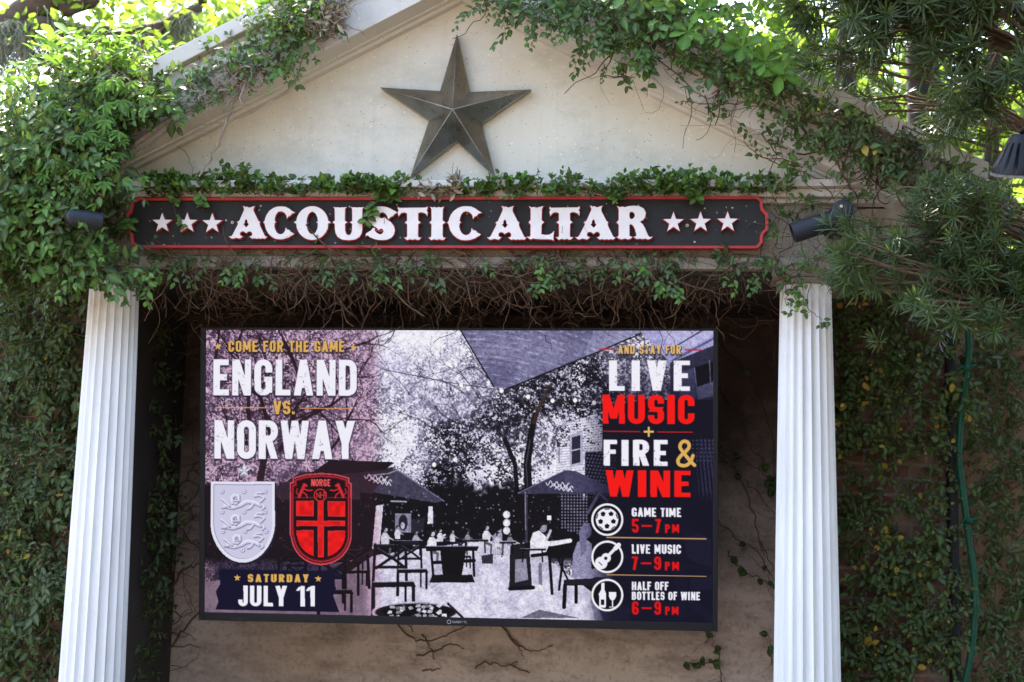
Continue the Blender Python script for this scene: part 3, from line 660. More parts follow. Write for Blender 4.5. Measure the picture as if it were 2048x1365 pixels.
    if c == '5': return rect(0, w, 0, b) | rect(0, s, 0, 0.5) | (ring(0, w, 0.38, 1) & ~rect(-1, w / 2, 0.5, 0.72)) | rect(0, w / 2, 0.38, 0.38 + b * 0.9)
    if c == '6': return ring(0, w, 0.4, 1) | (ring(0, w, 0, 1) & ((X < w / 2) | (Y < 0.3)))
    if c == '9': return ring(0, w, 0, 0.6) | (ring(0, w, 0, 1) & ((X > w / 2) | (Y > 0.7)))
    if c == '7': return rect(0, w, 0, b) | diag(w - s * 0.6, 0, w * 0.34, 1, s * 1.05)
    if c == '-': return rect(0, w, 0.45, 0.57)
    if c == '.': return rect(0, w, 1 - 0.2, 1)
    return Z
GW = dict(E=.46, F=.45, L=.44, T=.48, I=.235, H=.54, N=.56, M=.70, V=.56, W=.80, A=.58, Y=.56, O=.53, D=.53, U=.53, J=.44, C=.52, G=.53, P=.51, R=.54, B=.53, S=.51, **{'1': .36, '5': .5, '6': .52, '9': .52, '7': .46, '-': .8, '.': .2, ' ': .26})

def text(cv, s, x0, x1, y0, y1, col, stem=0.24, bar=0.185, gap=0.085, slope=0.006, shadow=None, wear=0, a=1.0):
    W_ = [GW[c] for c in s]; tot = sum(W_) + gap * (len(s) - 1); k = (x1 - x0) / tot     # px per unit across
    h = y1 - y0; w = cv.win(x0, x1, y0, y1); X, Y = cv.X[w], cv.Y[w]
    acc = np.zeros(X.shape)
    Yn0 = (Y - y0 - (X - x0) * slope) / h
    for sx in (-0.3, 0.3):
        for sy in (-0.3, 0.3):
            u = 0.0
            for c, cw in zip(s, W_):
                if c != ' ': acc += glyph(c, (X + sx - x0) / k - u, Yn0 + sy / h, cw, stem, bar) * 0.25
                u += cw + gap
    acc = np.clip(acc, 0, 1)
    if shadow:
        q = np.zeros(acc.shape)
        for dx, dy in ((-1, 2), (0, 2), (1, 3), (2, 2), (2, 1), (0, 4), (1, 1)): q = np.maximum(q, np.roll(np.roll(acc, dy, 0), dx, 1))
        cv.put(w, q, shadow, 0.7)
    if wear:
        n = cv.noise(2.2, 77)[w] * 0.6 + cv.noise(9, 78)[w] * 0.4; acc = acc * (1 - wear * (n > 0.78))
    cv.put(w, acc, col, a)

def paint(PX, PY):
    cv = Canvas(PX, PY); X, Y = cv.X, cv.Y; rg = cv.rng
    WHT, GOLD, RED, NAVY, DRK = (246, 244, 255), (226, 178, 92), (250, 22, 18), (14, 13, 42), (19, 17, 31)
    # --- the courtyard picture: sky, crowns, dark lower band
    dens = cv.field([(420, 670, .55), (500, 700, .62), (600, 680, .55), (700, 720, .55), (740, 900, .5), (440, 820, .6), (560, 820, .62), (700, 860, .55), (450, 930, .5), (560, 950, .6),
                     (790, 680, .10), (860, 670, .03), (900, 700, .28), (800, 740, .38), (880, 745, .33), (770, 800, .5), (850, 800, .55), (930, 740, .5), (970, 800, .55), (900, 850, .7), (790, 860, .33),
                     (800, 905, .12), (850, 900, .5), (880, 940, .8), (820, 925, .3), (940, 900, .62), (985, 900, .35), (975, 950, .35), (1000, 870, .75), (1060, 830, .8), (1080, 900, .65), (1110, 860, .5), (1110, 780, .62), (1160, 760, .6),
                     (1200, 720, .62), (1240, 700, .75), (1280, 690, .5), (1330, 720, .6), (1200, 800, .7), (1130, 930, .1), (1300, 800, .9)])
    dark = cv.field([(420, 700, .6), (560, 760, .7), (640, 700, .6), (720, 800, .5), (800, 720, .1), (880, 720, .15), (800, 800, .35), (900, 800, .35), (960, 740, .45), (900, 880, .85), (1000, 850, .8),
                     (880, 960, 1), (1060, 800, .85), (1180, 770, .9), (1250, 720, .6), (960, 960, .85), (840, 930, .5), (800, 860, .3), (1100, 880, .6)])
    n1 = cv.noise(3.4, 1) * .45 + cv.noise(1.7, 2) * .42 + cv.noise(13, 3) * .22 + cv.noise(40, 4) * .16
    n1 = (n1 - n1.mean()) / n1.std() * 0.24 + 0.5
    n2 = cv.noise(2.3, 5) * .5 + cv.noise(5, 6) * .3 + cv.noise(11, 8) * .34 - .07
    pale = np.array([238, 234, 255.]) - 26 * cv.noise(60, 9)[..., None] * np.array([1, 1, .2])
    sh = np.clip((n2 - .5) * 1.9 + .72 - dark * .62, 0, 1)[..., None]
    dk = np.array([20, 17, 30.]) + np.clip(.85 - dark, 0, 1)[..., None] * np.array([132, 128, 160.]); leaf = dk * (1 - sh) + np.array([186, 181, 224.]) * sh
    k = np.clip((dens * 1.28 + .02 - n1) * 8 + 0.5, 0, 1)[..., None]
    k = k * (.72 + .28 * dark[..., None]); cv.C = pale * (1 - k) + leaf * k
    gl = (n2 > 0.63) & (n1 > 0.3) & (dens > 0.25); cv.C[gl] = cv.C[gl] * 0.45 + np.array([222, 218, 246]) * 0.55
    # branches
    def branch(x, y, a, L, wd, d, col):
        pts = [(x, y)]
        for _ in range(4):
            a += rg.normal(0, .17); x += L / 4 * math.cos(a); y += L / 4 * math.sin(a); pts.append((x, y))
        cv.line(pts, wd, col, .9 if pts[0][0] < 745 else .55, taper=max(.6, wd * .55))
        if d > 0:
            for _ in range(3): branch(*pts[rg.randint(2, 5)], a + rg.normal(0, .6), L * .68, max(.7, wd * .52), d - 1, col)
    for (x, y, a, L, wd) in ((520, 960, -1.7, 120, 15), (560, 900, -1.2, 90, 10), (500, 850, -1.9, 110, 9), (590, 850, -.5, 110, 8), (470, 700, -1.3, 60, 7), (690, 700, -.4, 70, 5), (430, 720, -1.5, 60, 7), (600, 760, -1.8, 90, 8), (660, 900, -1.0, 90, 6)):
        branch(x, y, a, L, wd, 3, (38, 28, 36))
    for (x, y, a, L, wd) in ((1010, 780, -2.3, 75, 4), (960, 800, -2.0, 80, 3), (870, 860, -2.6, 80, 3), (1000, 860, -2.9, 90, 4), (930, 790, -2.2, 60, 3), (820, 790, -2.4, 70, 2), (1090, 800, -.9, 70, 6), (1150, 780, -.5, 70, 4)):
        branch(x, y, a, L, wd, 3, (34, 30, 50))
    cv.line([(1058, 1000), (1054, 930), (1062, 870), (1070, 830)], 17, (26, 22, 36), 1, 11)
    cv.line([(1035, 1000), (1030, 930), (1010, 880)], 9, (30, 26, 42)); cv.line([(1056, 990), (1052, 930), (1060, 880)], 2, (92, 86, 118), .8)
    cv.line([(1068, 845), (1078, 815), (1092, 790), (1100, 770)], 9, (72, 52, 46), .9, 4); cv.line([(1066, 822), (1048, 805), (1040, 795)], 4, (72, 52, 46), .8, 2)
    # wires with lamps
    for W_ in ([(760, 738), (830, 752), (900, 766), (1000, 780)], [(1000, 782), (1120, 792), (1230, 808)], [(850, 926), (910, 918), (960, 905)]):
        cv.line(W_, 1.6, (70, 66, 96))
    for p in ((771, 750), (864, 767), (936, 778), (1003, 782), (1056, 794), (1188, 806), (1150, 801), (1105, 802), (922, 771), (868, 930), (830, 933), (910, 920)):
        cv.ell(p[0], p[1], 4, 4.5, (252, 250, 255))
    # shade sail
    sail = [(917, 655), (1300, 655), (1203, 701), (1012, 779), (988, 775)]
    cv.poly(sail, (118, 115, 158)); w = cv.win(917, 1300, 655, 779); ms = in_poly(X[w], Y[w], sail)
    st = np.sin((Y[w] - (X[w] - 920) * .14 - 0.0006 * (X[w] - 1000) ** 2) * .55 + cv.noise(90, 12)[w] * 4) * .5 + .5
    nn = cv.noise(3, 13, 5, 1)[w]; cv.C[w] += (ms * ((st > .93) * (nn > .62) * 34 - 20 * (st < .07) * (nn < .5) + (cv.noise(50, 14)[w] - .5) * 44))[..., None]
    cv.line([(918, 656), (988, 775)], 2.6, (30, 28, 44)); cv.line([(1012, 779), (1203, 701), (1300, 660)], 3, (36, 34, 52)); cv.poly([(1190, 655), (1300, 655), (1203, 701), (1165, 716)], (150, 148, 200), .35)
    # clapboard house
    hs = [(1112, 870), (1140, 845), (1215, 820), (1215, 1000), (1112, 960)]
    w = cv.win(1100, 1220, 820, 1000); mh = in_poly(X[w], Y[w], hs)
    cv.put(w, mh.astype(float), (214, 211, 240)); cv.put(w, mh * (((Y[w] + (X[w] - 1112) * .12) % 5.2) < 1.3), (146, 142, 180)); cv.put(w, mh * (n1[w] < .40) * (Y[w] < 895), (60, 56, 84))
    cv.poly([(1139, 870), (1166, 862), (1166, 930), (1139, 936)], (160, 158, 196)); cv.poly([(1143, 876), (1161, 870), (1161, 925), (1143, 930)], (52, 47, 72)); cv.line([(1143, 902), (1161, 898)], 2, (188, 186, 220))
    cv.ell(1118, 904, 6, 8, (176, 174, 204)); cv.line([(1118, 885), (1118, 926)], 1.6, (80, 76, 104))
    # right side eaves, porch, lattice, corrugated wall
    cv.poly([(1272, 655), (1430, 655), (1430, 690), (1335, 735), (1335, 720)], (150, 148, 212))
    cv.poly([(1320, 655), (1400, 655), (1430, 655), (1430, 668), (1345, 716), (1345, 705)], (178, 176, 232), .5); cv.line([(1415, 655), (1340, 700)], 3, (74, 72, 112)); cv.line([(1430, 676), (1345, 722)], 5, (96, 94, 140))
    cv.poly([(1340, 726), (1430, 690), (1430, 800), (1340, 812)], (58, 56, 88)); cv.poly([(1390, 735), (1430, 722), (1430, 770), (1395, 780)], (20, 18, 34)); cv.line([(1389, 736), (1393, 775)], 2, (120, 118, 160)); cv.line([(1419, 722), (1421, 765)], 2, (120, 118, 160))
    cv.poly([(1392, 776), (1430, 762), (1430, 792), (1396, 800)], (110, 108, 150)); cv.poly([(1360, 745), (1388, 736), (1392, 800), (1360, 806)], (92, 90, 132), .7)
    cv.poly([(1205, 815), (1290, 800), (1430, 800), (1430, 900), (1205, 905)], (24, 23, 36))
    cv.poly([(1170, 905), (1430, 885), (1430, 1110), (1170, 1110)], (20, 18, 34))
    w = cv.win(1165, 1215, 910, 990); cv.put(w, (((X[w] + Y[w] * .4) % 7 < 3.6) & ((Y[w] - X[w] * .1) % 7 < 3.8) & (X[w] > 1166)).astype(float), (118, 114, 160), .75)
    w = cv.win(1385, 1425, 890, 1085); cv.put(w, (((X[w] - (Y[w] - 890) * .10) % 7.5) < 3.4) * np.clip((X[w] - 1385) / 22, 0, 1), (118, 114, 176), .8)
    cv.put(w, ((((X[w]) % 8) < 3.5) & ((Y[w] % 8) < 3.5) & (Y[w] < 925)).astype(float), (168, 166, 222), .7)
    # dark lower band and paving
    lo = np.clip((Y - 965 + 22 * (cv.noise(30, 21) - .5) + 18 * (cv.noise(8, 22) - .5)) / 16, 0, 1) * np.clip((1135 - Y) / 20, 0, 1); lo = np.where(X > 1165, np.clip((Y - 985) / 20, 0, 1), lo)
    cv.put((slice(None), slice(None)), lo, DRK, .97)
    fl = [(405, 1165), (560, 1150), (760, 1110), (940, 1085), (1030, 1082), (1110, 1130), (1190, 1190), (1430, 1215), (1430, 1260), (400, 1260)]
    cv.poly(fl, (196, 190, 226)); w = cv.win(405, 1430, 1080, 1250); mf = in_poly(X[w], Y[w], fl)
    t1 = ((X[w] * .35 + Y[w]) % 9 < 1.1) | ((X[w] * .9 - Y[w] * 1.6) % 23 < 1.3); cv.put(w, mf * t1 * (cv.noise(12, 24)[w] > .5), (150, 144, 184), .22); cv.C[w] += (mf * (cv.noise(18, 23)[w] - .5) * 36)[..., None]
    cv.poly([(1040, 1237), (1078, 1220), (1160, 1237)], (112, 106, 128)); cv.poly([(1180, 1085), (1430, 1080), (1430, 1255), (1210, 1250), (1185, 1190)], (22, 20, 38), .93)
    cv.poly([(1180, 1200), (1260, 1215), (1260, 1243), (1190, 1243)], (120, 116, 160), .6)
    # umbrellas
    cv.poly([(745, 950), (790, 938), (888, 1002), (870, 1006), (745, 985)], (74, 69, 98)); cv.poly([(540, 985), (600, 945), (790, 935), (745, 985), (745, 1000), (560, 1000)], (58, 48, 66)); cv.poly([(605, 958), (660, 920), (790, 925), (770, 940)], (36, 28, 40))
    cv.poly([(720, 985), (870, 1006), (720, 1012)], (26, 22, 36)); cv.line([(790, 938), (888, 1003)], 2.5, (110, 104, 138)); cv.line([(735, 952), (775, 948), (795, 941)], 2.4, (190, 180, 210), .6)
    cv.poly([(1036, 988), (1112, 950), (1130, 941), (1150, 942), (1205, 968), (1240, 985), (1240, 988)], (66, 63, 98)); cv.poly([(1130, 941), (1150, 942), (1205, 968), (1240, 985), (1130, 984)], (82, 79, 120), .6); cv.line([(1036, 987), (1112, 950), (1130, 941)], 1.6, (120, 116, 156))
    for (x0, y0) in ((729, 953), (1092, 966)):
        for j, (sx, am, ln) in enumerate(((0, 5, 46), (8, 4, 46), (18, 3, 34))):
            pts = [(x0 + sx + t * ln, y0 + j * 5 + t * 6 + am * math.sin(t * 24 + j)) for t in np.linspace(0, 1, 22)]; cv.line(pts, 1.8, (226, 222, 246), .85)
    # columns, screen, stage far back
    cv.poly([(752, 1012), (766, 1010), (758, 1100), (744, 1100)], (206, 198, 224)); cv.poly([(857, 1014), (865, 1014), (866, 1048), (855, 1048)], (212, 208, 234)); cv.line([(782, 1003), (812, 1004)], 3, (180, 176, 210), .8)
    cv.poly([(790, 1028), (822, 1028), (822, 1066), (790, 1066)], (128, 124, 154)); cv.ell(806, 1046, 9, 16, (44, 40, 58)); cv.ell(805, 1052, 4, 7, (170, 164, 196)); cv.poly([(822, 1040), (850, 1036), (845, 1066), (822, 1066)], (66, 62, 84), .6)
    for y in (1030, 1046.5, 1062): cv.ell(1013, y, 7, 7.5, (214, 210, 236)); cv.ell(1011, y - 1, 3, 3, (250, 248, 255), .8)
    cv.poly([(1094, 1032), (1102, 1032), (1102, 1041), (1094, 1041)], (236, 232, 250)); cv.line([(1052, 985), (1053, 1100)], 5, (70, 64, 86)); cv.line([(1050, 985), (1051, 1060)], 1.4, (150, 144, 176))
    w = cv.win(1122, 1180, 988, 1075); cv.put(w, (((X[w] % 6.2) < 3.2) & ((Y[w] % 6.2) < 3.4) & (X[w] > 1122) & (X[w] < 1178) & (Y[w] > 988) & (Y[w] < 1075 - (1178 - X[w]) * .3)).astype(float), (136, 132, 172), .8)
    cv.line([(1196, 990), (1176, 1026)], 6, (92, 88, 122)); cv.line([(1199, 988), (1215, 1002)], 4, (92, 88, 122))
    for _ in range(170):      # speckle of bottles and lights in the dark
        x, y = rg.uniform(750, 1120), rg.uniform(985, 1085); cv.ell(x, y, rg.uniform(.6, 2), rg.uniform(.6, 2.4), (180, 175, 205), rg.uniform(.2, .8))
    for _ in range(120):
        x, y = rg.uniform(412, 745), rg.uniform(985, 1150); cv.ell(x, y, rg.uniform(.6, 3), rg.uniform(.6, 3), (150, 120, 150), rg.uniform(.1, .5))
    # people
    def person(x, y, k, c, face=1, arm=((14, 10), (22, 14)), legs=True):
        cv.poly([(x - 11 * k, y + 44 * k), (x - 12 * k, y + 20 * k), (x - 6 * k, y + 9 * k), (x + 4 * k, y + 9 * k), (x + 11 * k, y + 18 * k), (x + 10 * k, y + 44 * k)], c)
        cv.ell(x + face * k, y, 6 * k, 7.5 * k, tuple(np.array(c) * .82)); cv.poly([(x - 7 * k, y + 3 * k), (x - 6 * k, y - 7 * k), (x + 2 * k, y - 10 * k), (x + 6 * k, y - 5 * k), (x, y - 3 * k), (x - 3 * k, y + 6 * k)], (40, 36, 50))
        P = [(x + 6 * k, y + 18 * k)] + [(x + a * k, y + 14 * k + b * k) for a, b in arm]; cv.line(P, 5 * k, tuple(np.array(c) * .92), 1, 3 * k)
        if legs: cv.line([(x, y + 44 * k), (x + 14 * k, y + 50 * k), (x + 12 * k, y + 74 * k)], 8 * k, tuple(np.array(c) * .45), 1, 5 * k)
    person(770, 1060, .72, (198, 192, 220), 1); person(832, 1066, .6, (170, 165, 195), -1); person(864, 1068, .8, (222, 216, 240), 1, ((20, 4), (30, -4))); cv.line([(852, 1094), (890, 1070)], 3, (230, 226, 246))
    person(973, 1056, .7, (206, 200, 226), 1); cv.poly([(985, 1072), (1003, 1058), (1006, 1110), (986, 1112)], (150, 144, 178)); person(996, 1070, .6, (190, 184, 212), -1)
    for i in range(6): cv.line([(987 + i * 3.4, 1088), (985 + i * 3.6, 1112)], 1.2, (206, 200, 226))
    person(1045, 1088, .55, (200, 194, 222), 1, legs=False)
    cv.poly([(1062, 1112), (1060, 1084), (1066, 1066), (1078, 1062), (1092, 1074), (1098, 1090), (1092, 1104)], (216, 212, 238)); cv.line([(1084, 1088), (1104, 1088), (1140, 1082)], 11, (226, 222, 244), 1, 8); cv.ell(1086, 1056, 7.5, 9.5, (150, 144, 172)); cv.poly([(1076, 1052), (1080, 1043), (1092, 1044), (1094, 1050), (1084, 1052), (1079, 1062)], (38, 34, 48)); cv.line([(1094, 1078), (1101, 1062)], 5, (190, 184, 212))
    cv.poly([(1062, 1112), (1094, 1108), (1098, 1128), (1078, 1136), (1064, 1130)], (176, 172, 200)); cv.line([(1080, 1130), (1081, 1176)], 7, (120, 114, 142)); cv.poly([(1060, 1182), (1078, 1170), (1087, 1172), (1087, 1184)], (222, 216, 238)); cv.poly([(1092, 1180), (1100, 1170), (1106, 1180)], (200, 194, 218))
    cv.poly([(1143, 1155), (1146, 1110), (1154, 1086), (1170, 1076), (1184, 1090), (1182, 1130), (1186, 1160), (1160, 1164)], (138, 134, 176)); cv.ell(1172, 1063, 11, 15, (100, 96, 136)); cv.poly([(1160, 1096), (1158, 1064), (1168, 1046), (1180, 1048), (1174, 1066), (1172, 1100), (1162, 1116)], (112, 108, 150)); cv.line([(1160, 1160), (1190, 1146), (1220, 1148)], 17, (150, 146, 188))
    cv.poly([(1368, 1082), (1395, 1066), (1422, 1080), (1424, 1135), (1395, 1128), (1375, 1115)], (84, 80, 118)); cv.ell(1376, 1065, 12, 12, (46, 42, 62)); cv.poly([(1350, 1140), (1372, 1135), (1374, 1235), (1352, 1240)], (52, 48, 78)); cv.poly([(1382, 1158), (1424, 1150), (1424, 1182), (1380, 1180)], (78, 76, 112)); cv.line([(1382, 1205), (1424, 1240)], 14, (66, 64, 98)); cv.line([(1250, 1115), (1420, 1138)], 3, (60, 56, 84))
    # furniture
    def chair(x, y, k, c=(28, 25, 38), hi=(84, 80, 104)):
        L = lambda P, w_, cc=c: cv.line([(x + a * k, y + b * k) for a, b in P], w_ * k, cc)
        L([(0, 0), (-4, 72), (-6, 150)], 6); L([(62, 0), (64, 76)], 6); L([(0, 3), (62, 3)], 8); L([(2, 46), (62, 46)], 6); L([(2, 8), (34, 28), (62, 8)], 6); L([(2, 48), (34, 26), (62, 48)], 6)
        L([(6, 7), (32, 23), (58, 7)], 1.5, hi); L([(2, 0), (60, 0)], 1.6, hi)
        cv.poly([(x + a * k, y + b * k) for a, b in ((-6, 76), (78, 74), (84, 86), (-6, 88))], c); L([(-4, 76), (78, 75)], 2, (160, 156, 186)); L([(78, 86), (78, 130)], 7); L([(62, 88), (62, 126)], 5); L([(-4, 88), (-4, 150)], 8)
    chair(750, 1090, .98); chair(798, 1086, .7); chair(905, 1078, .45); chair(690, 1100, .55)
    cv.poly([(850, 1093), (958, 1093), (954, 1103), (852, 1103)], (24, 21, 34)); cv.line([(852, 1093), (956, 1093)], 1.6, (140, 136, 166)); cv.poly([(880, 1103), (932, 1103), (922, 1160), (886, 1160)], (20, 17, 29)); cv.line([(946, 1103), (948, 1152)], 5, DRK); cv.line([(862, 1103), (866, 1150)], 5, DRK); cv.line([(866, 1126), (948, 1122)], 7, DRK); cv.poly([(864, 1150), (944, 1150), (950, 1166), (858, 1166)], (26, 22, 36))
    cv.poly([(1020, 1090), (1058, 1086), (1064, 1174), (1018, 1180)], (22, 19, 31), .9); cv.poly([(1030, 1120), (1052, 1118), (1056, 1160), (1030, 1166)], (170, 165, 196), .75); cv.line([(1020, 1178), (1066, 1176)], 8, DRK); cv.line([(1098, 1100), (1104, 1188)], 6, DRK); cv.line([(1128, 1098), (1118, 1180)], 5, DRK); cv.line([(1064, 1112), (1140, 1104)], 7, DRK); cv.line([(1112, 1110), (1140, 1170)], 4, DRK)
    cv.poly([(1128, 1160), (1215, 1156), (1215, 1172), (1126, 1172)], (40, 36, 56)); cv.line([(1130, 1172), (1128, 1215)], 8, DRK); cv.line([(1152, 1172), (1152, 1205)], 7, DRK); cv.poly([(962, 1112), (986, 1108), (986, 1128), (964, 1128)], (60, 54, 74))
    cv.poly([(672, 1140), (746, 1098), (746, 1112), (690, 1150)], (50, 42, 58)); cv.line([(686, 1146), (686, 1205)], 6, DRK); cv.line([(716, 1128), (716, 1190)], 5, DRK); cv.line([(735, 1112), (738, 1176)], 6, DRK)
    for (x, y, k) in ((560, 1085, .8), (612, 1092, .7), (640, 1120, .8), (575, 1130, .6)): chair(x, y, k, (24, 20, 28), (70, 60, 74))
    for (x, y, k) in ((795, 1056, .5), (880, 1062, .5), (935, 1066, .45), (1020, 1070, .5), (905, 1064, .45)): person(x, y, k, tuple(np.array((190, 186, 212)) * rg.uniform(.6, 1.05)), rg.choice([-1, 1]), legs=False)
    for (x, y, w_) in ((785, 1084, 60), (925, 1082, 50), (1000, 1086, 30), (1040, 1100, 50)): cv.line([(x, y), (x + w_, y)], 4, DRK); cv.line([(x, y - 2), (x + w_, y - 2)], 1, (130, 126, 152)); cv.line([(x + 6, y), (x + 5, y + 24)], 3, DRK); cv.line([(x + w_ - 6, y), (x + w_ - 5, y + 24)], 3, DRK)
    cv.ell(831, 1226, 88, 21, (150, 145, 176)); cv.ell(831, 1226, 84, 18, (34, 30, 44)); cv.ell(833, 1224, 70, 14, (20, 17, 28)); cv.ell(831, 1225, 88, 21, (196, 190, 216), 1, 1.6)
    for _ in range(34):
        x, y = rg.uniform(775, 890), rg.uniform(1212, 1236); q = rg.uniform(0, 3.1); cv.poly([(x + 8 * math.cos(q + t) * rg.uniform(.4, 1), y + 4 * math.sin(q + t)) for t in (0, 1.5, 3.1, 4.6)], tuple(np.array((200, 196, 220)) * rg.uniform(.25, 1.1)))
    cv.line([(896, 1208), (925, 1236)], 5, (40, 36, 52)); cv.line([(900, 1208), (930, 1236)], 1.5, (190, 186, 210))
    gr = .80 + .26 * cv.noise(2.0, 61) + .16 * cv.noise(6, 62); cv.C = cv.C * gr[..., None]
    # --- coloured panels
    w = (slice(None), slice(None)); lp = np.clip((768 - X) / 26, 0, 1)
    lum = cv.C.mean(-1, keepdims=True); cv.C = lum + (cv.C - lum) * .66; q_ = np.clip(cv.C / 255, 0, 1); cv.C = 255 * (q_ * .45 + .55 * q_ * q_ * (3 - 2 * q_))
   
    cv.C = cv.C * (1 - lp[..., None]) + (cv.C * np.array([.82, .73, .77]) + np.array([16, 7, 11])) * lp[..., None]
    rp = np.clip((X - 1165) / 60, 0, 1) * np.clip((Y - 700) / 120, 0, 1) * .68 + np.clip((X - 1180) / 30, 0, 1) * np.clip((Y - 980) / 60, 0, 1) * .2
    cv.C = cv.C * (1 - rp[..., None]) + np.array([16, 15, 38]) * rp[..., None]
    cv.C = np.clip(cv.C, 0, 255)
    q = np.clip((745 - X) / 20, 0, 1) * np.clip((Y - 1090) / 40, 0, 1) * .35; cv.C = cv.C * (1 - q[..., None])
    # --- banner
    bn = [(436, 1140), (668, 1143), (664, 1160), (672, 1178), (666, 1192), (678, 1225), (430, 1220), (436, 1204), (431, 1184), (440, 1168)]
    q = np.clip((Y - 1112) / 40, 0, 1) * np.clip((X - 425) / 15, 0, 1) * np.clip((690 - X) / 15, 0, 1) * (Y < 1160); cv.put(w, q, NAVY, .95); cv.poly(bn, NAVY)
    # --- words, left
    text(cv, 'COME FOR THE GAME', 456, 688, 682, 704, GOLD, .2, .17, .13, .002, (20, 10, 20))
    for x, y in ((435, 693.5), (706, 695)): cv.poly(star_px(x, y, 7.5), GOLD)
    text(cv, 'ENGLAND', 426, 713, 719, 791, WHT, .2, .165, .095, .004, (22, 24, 52), .25)
    text(cv, 'VS.', 546, 589, 802, 829, GOLD, .2, .17, .1, .004, (20, 10, 20))
    cv.line([(432, 815.5), (534, 816)], 1.8, (228, 160, 96)); cv.line([(600, 817), (703, 818)], 1.8, (228, 160, 96))
    text(cv, 'NORWAY', 428, 710, 841, 918, WHT, .2, .165, .075, .004, (22, 24, 52), .25)
    c = (488, 941.5); sp = star_px(*c, 15.5)
    for i in range(10): cv.poly([sp[i], sp[(i + 1) % 10], c], ((228, 230, 244), (150, 156, 186))[(i + (i > 4)) % 2])
    # lion shield
    def shield(x0, x1, y0, y1, yb): 
        cx = (x0 + x1) / 2; P = [(x0, y0), (x1, y0), (x1, yb)]
        P += [(cx + (x1 - cx) * math.cos(t), yb + (y1 - yb) * math.sin(t) ** 1.15) for t in np.linspace(.12, math.pi / 2, 12)]
        return P + [(2 * cx - x, y) for x, y in P[::-1][1:-1]][:-1] + [(x0, yb)]
    cv.poly(shield(423, 552, 966, 1130, 1055), (30, 26, 50)); cv.poly(shield(421, 549, 964, 1126, 1052), (232, 231, 248)); cv.poly(shield(426, 544, 969, 1119, 1050), (158, 155, 188)); cv.poly(shield(428, 544, 971, 1118, 1050), (208, 206, 232))
    for r, yy in enumerate((1000, 1041, 1080)):
        o = 6 if r == 2 else 0; k = 1 - .1 * (r == 2)
        def LL(P, wd): 
            Q = [(440 + o + a * k, yy + b * k) for a, b in P]; cv.line([(a + 1.2, b + 1.8) for a, b in Q], wd + 1, (138, 134, 168)); cv.line(Q, wd, (212, 210, 236)); cv.line([(a - .5, b - 1) for a, b in Q], max(1, wd * .4), (236, 234, 255))
        LL([(8, 12), (24, 15), (40, 10), (52, 3), (66, 4), (80, 10)], 8); LL([(80, 6), (88, 14), (84, 18)], 4); LL([(66, 8), (60, 16), (54, 18)], 4); LL([(18, 12), (8, 2), (2, -2)], 4); LL([(10, 14), (3, 15)], 4)
        LL([(80, 4), (88, -4), (78, -9), (68, -7), (74, -14), (84, -14)], 3); LL([(24, 6), (22, -4), (28, -10), (36, -8), (36, 2), (30, 7)], 6); LL([(26, 2), (34, 2)], 3); cv.ell(440 + o + 28 * k, yy - k, 1.2, 1.2, (90, 86, 130)); cv.ell(440 + o + 33 * k, yy - k, 1.2, 1.2, (90, 86, 130))
        for a in (0, 44, 86):
            cv.ell(444 + a + o * .3, yy - 16, 4.6, 4.6, (116, 112, 156)); cv.ell(443.4 + a + o * .3, yy - 16.6, 3.8, 3.8, (226, 224, 250)); cv.ell(443.4 + a + o * .3, yy - 16.6, 1.3, 1.3, (120, 116, 160))
    cv.ell(485, 1101, 5, 5, (116, 112, 156)); cv.ell(484.4, 1100.4, 4.2, 4.2, (226, 224, 250)); cv.ell(484.4, 1100.4, 1.4, 1.4, (120, 116, 160))
    # red shield
    def rsh(d):
        P = [(579 + d, 966 + d), (585 + d, 964 + d), (585 + d, 956 + d * .8), (612, 949 + d), (642, 946.5 + d), (672, 949 + d), (698 - d, 956 + d * .8), (698 - d, 965 + d), (703 - d, 967 + d), (703 - d, 1070)]
        P += [(642 + (61 - d) * math.cos(t), 1070 + (61 - d * 1.2) * math.sin(t)) for t in np.linspace(.1, math.pi / 2, 10)]
        return P + [(642 - (61 - d) * math.cos(t), 1070 + (61 - d * 1.2) * math.sin(t)) for t in np.linspace(math.pi / 2 - .1, .1, 9)] + [(579 + d, 1070)]
    cv.poly(rsh(0), (206, 74, 88)); cv.poly(rsh(2.5), (96, 12, 24)); cv.poly(rsh(5), (178, 42, 56)); cv.poly(rsh(7), (96, 12, 22)); cv.poly(rsh(9), (30, 8, 18))
    ins = rsh(13); w2 = cv.win(579, 703, 996, 1120); mi = in_poly(X[w2], Y[w2], ins)
    for (x0, x1, y0, y1) in ((592, 627, 1002, 1033), (655, 691, 1003, 1034), (592, 627, 1061, 1118), (655, 691, 1062, 1118), (635, 647, 1002, 1118), (592, 690, 1042, 1053)):
        m_ = mi & (X[w2] > x0) & (X[w2] < x1) & (Y[w2] > y0) & (Y[w2] < y1); e = m_ & ((X[w2] < x0 + 1.6) | (X[w2] > x1 - 1.6) | (Y[w2] < y0 + 1.6) | (Y[w2] > y1 - 1.6))
        cv.put(w2, m_.astype(float), (228, 22, 24)); cv.C[w2] += (m_ * (cv.noise(9, 31)[w2] - .5) * 60)[..., None] * np.array([1, .2, .2]); cv.put(w2, e.astype(float), (190, 60, 66), .8)
    text(cv, 'NORGE', 622, 660, 959, 973, (238, 92, 92), .2, .17, .1)
    cv.ell(640, 991, 13, 13, (30, 6, 14)); cv.ell(640, 991, 13, 13, (214, 48, 54), 1, 2.2); cv.line([(590, 996), (627, 996)], 1.5, (150, 30, 40)); cv.line([(653, 996), (694, 996)], 1.5, (150, 30, 40))
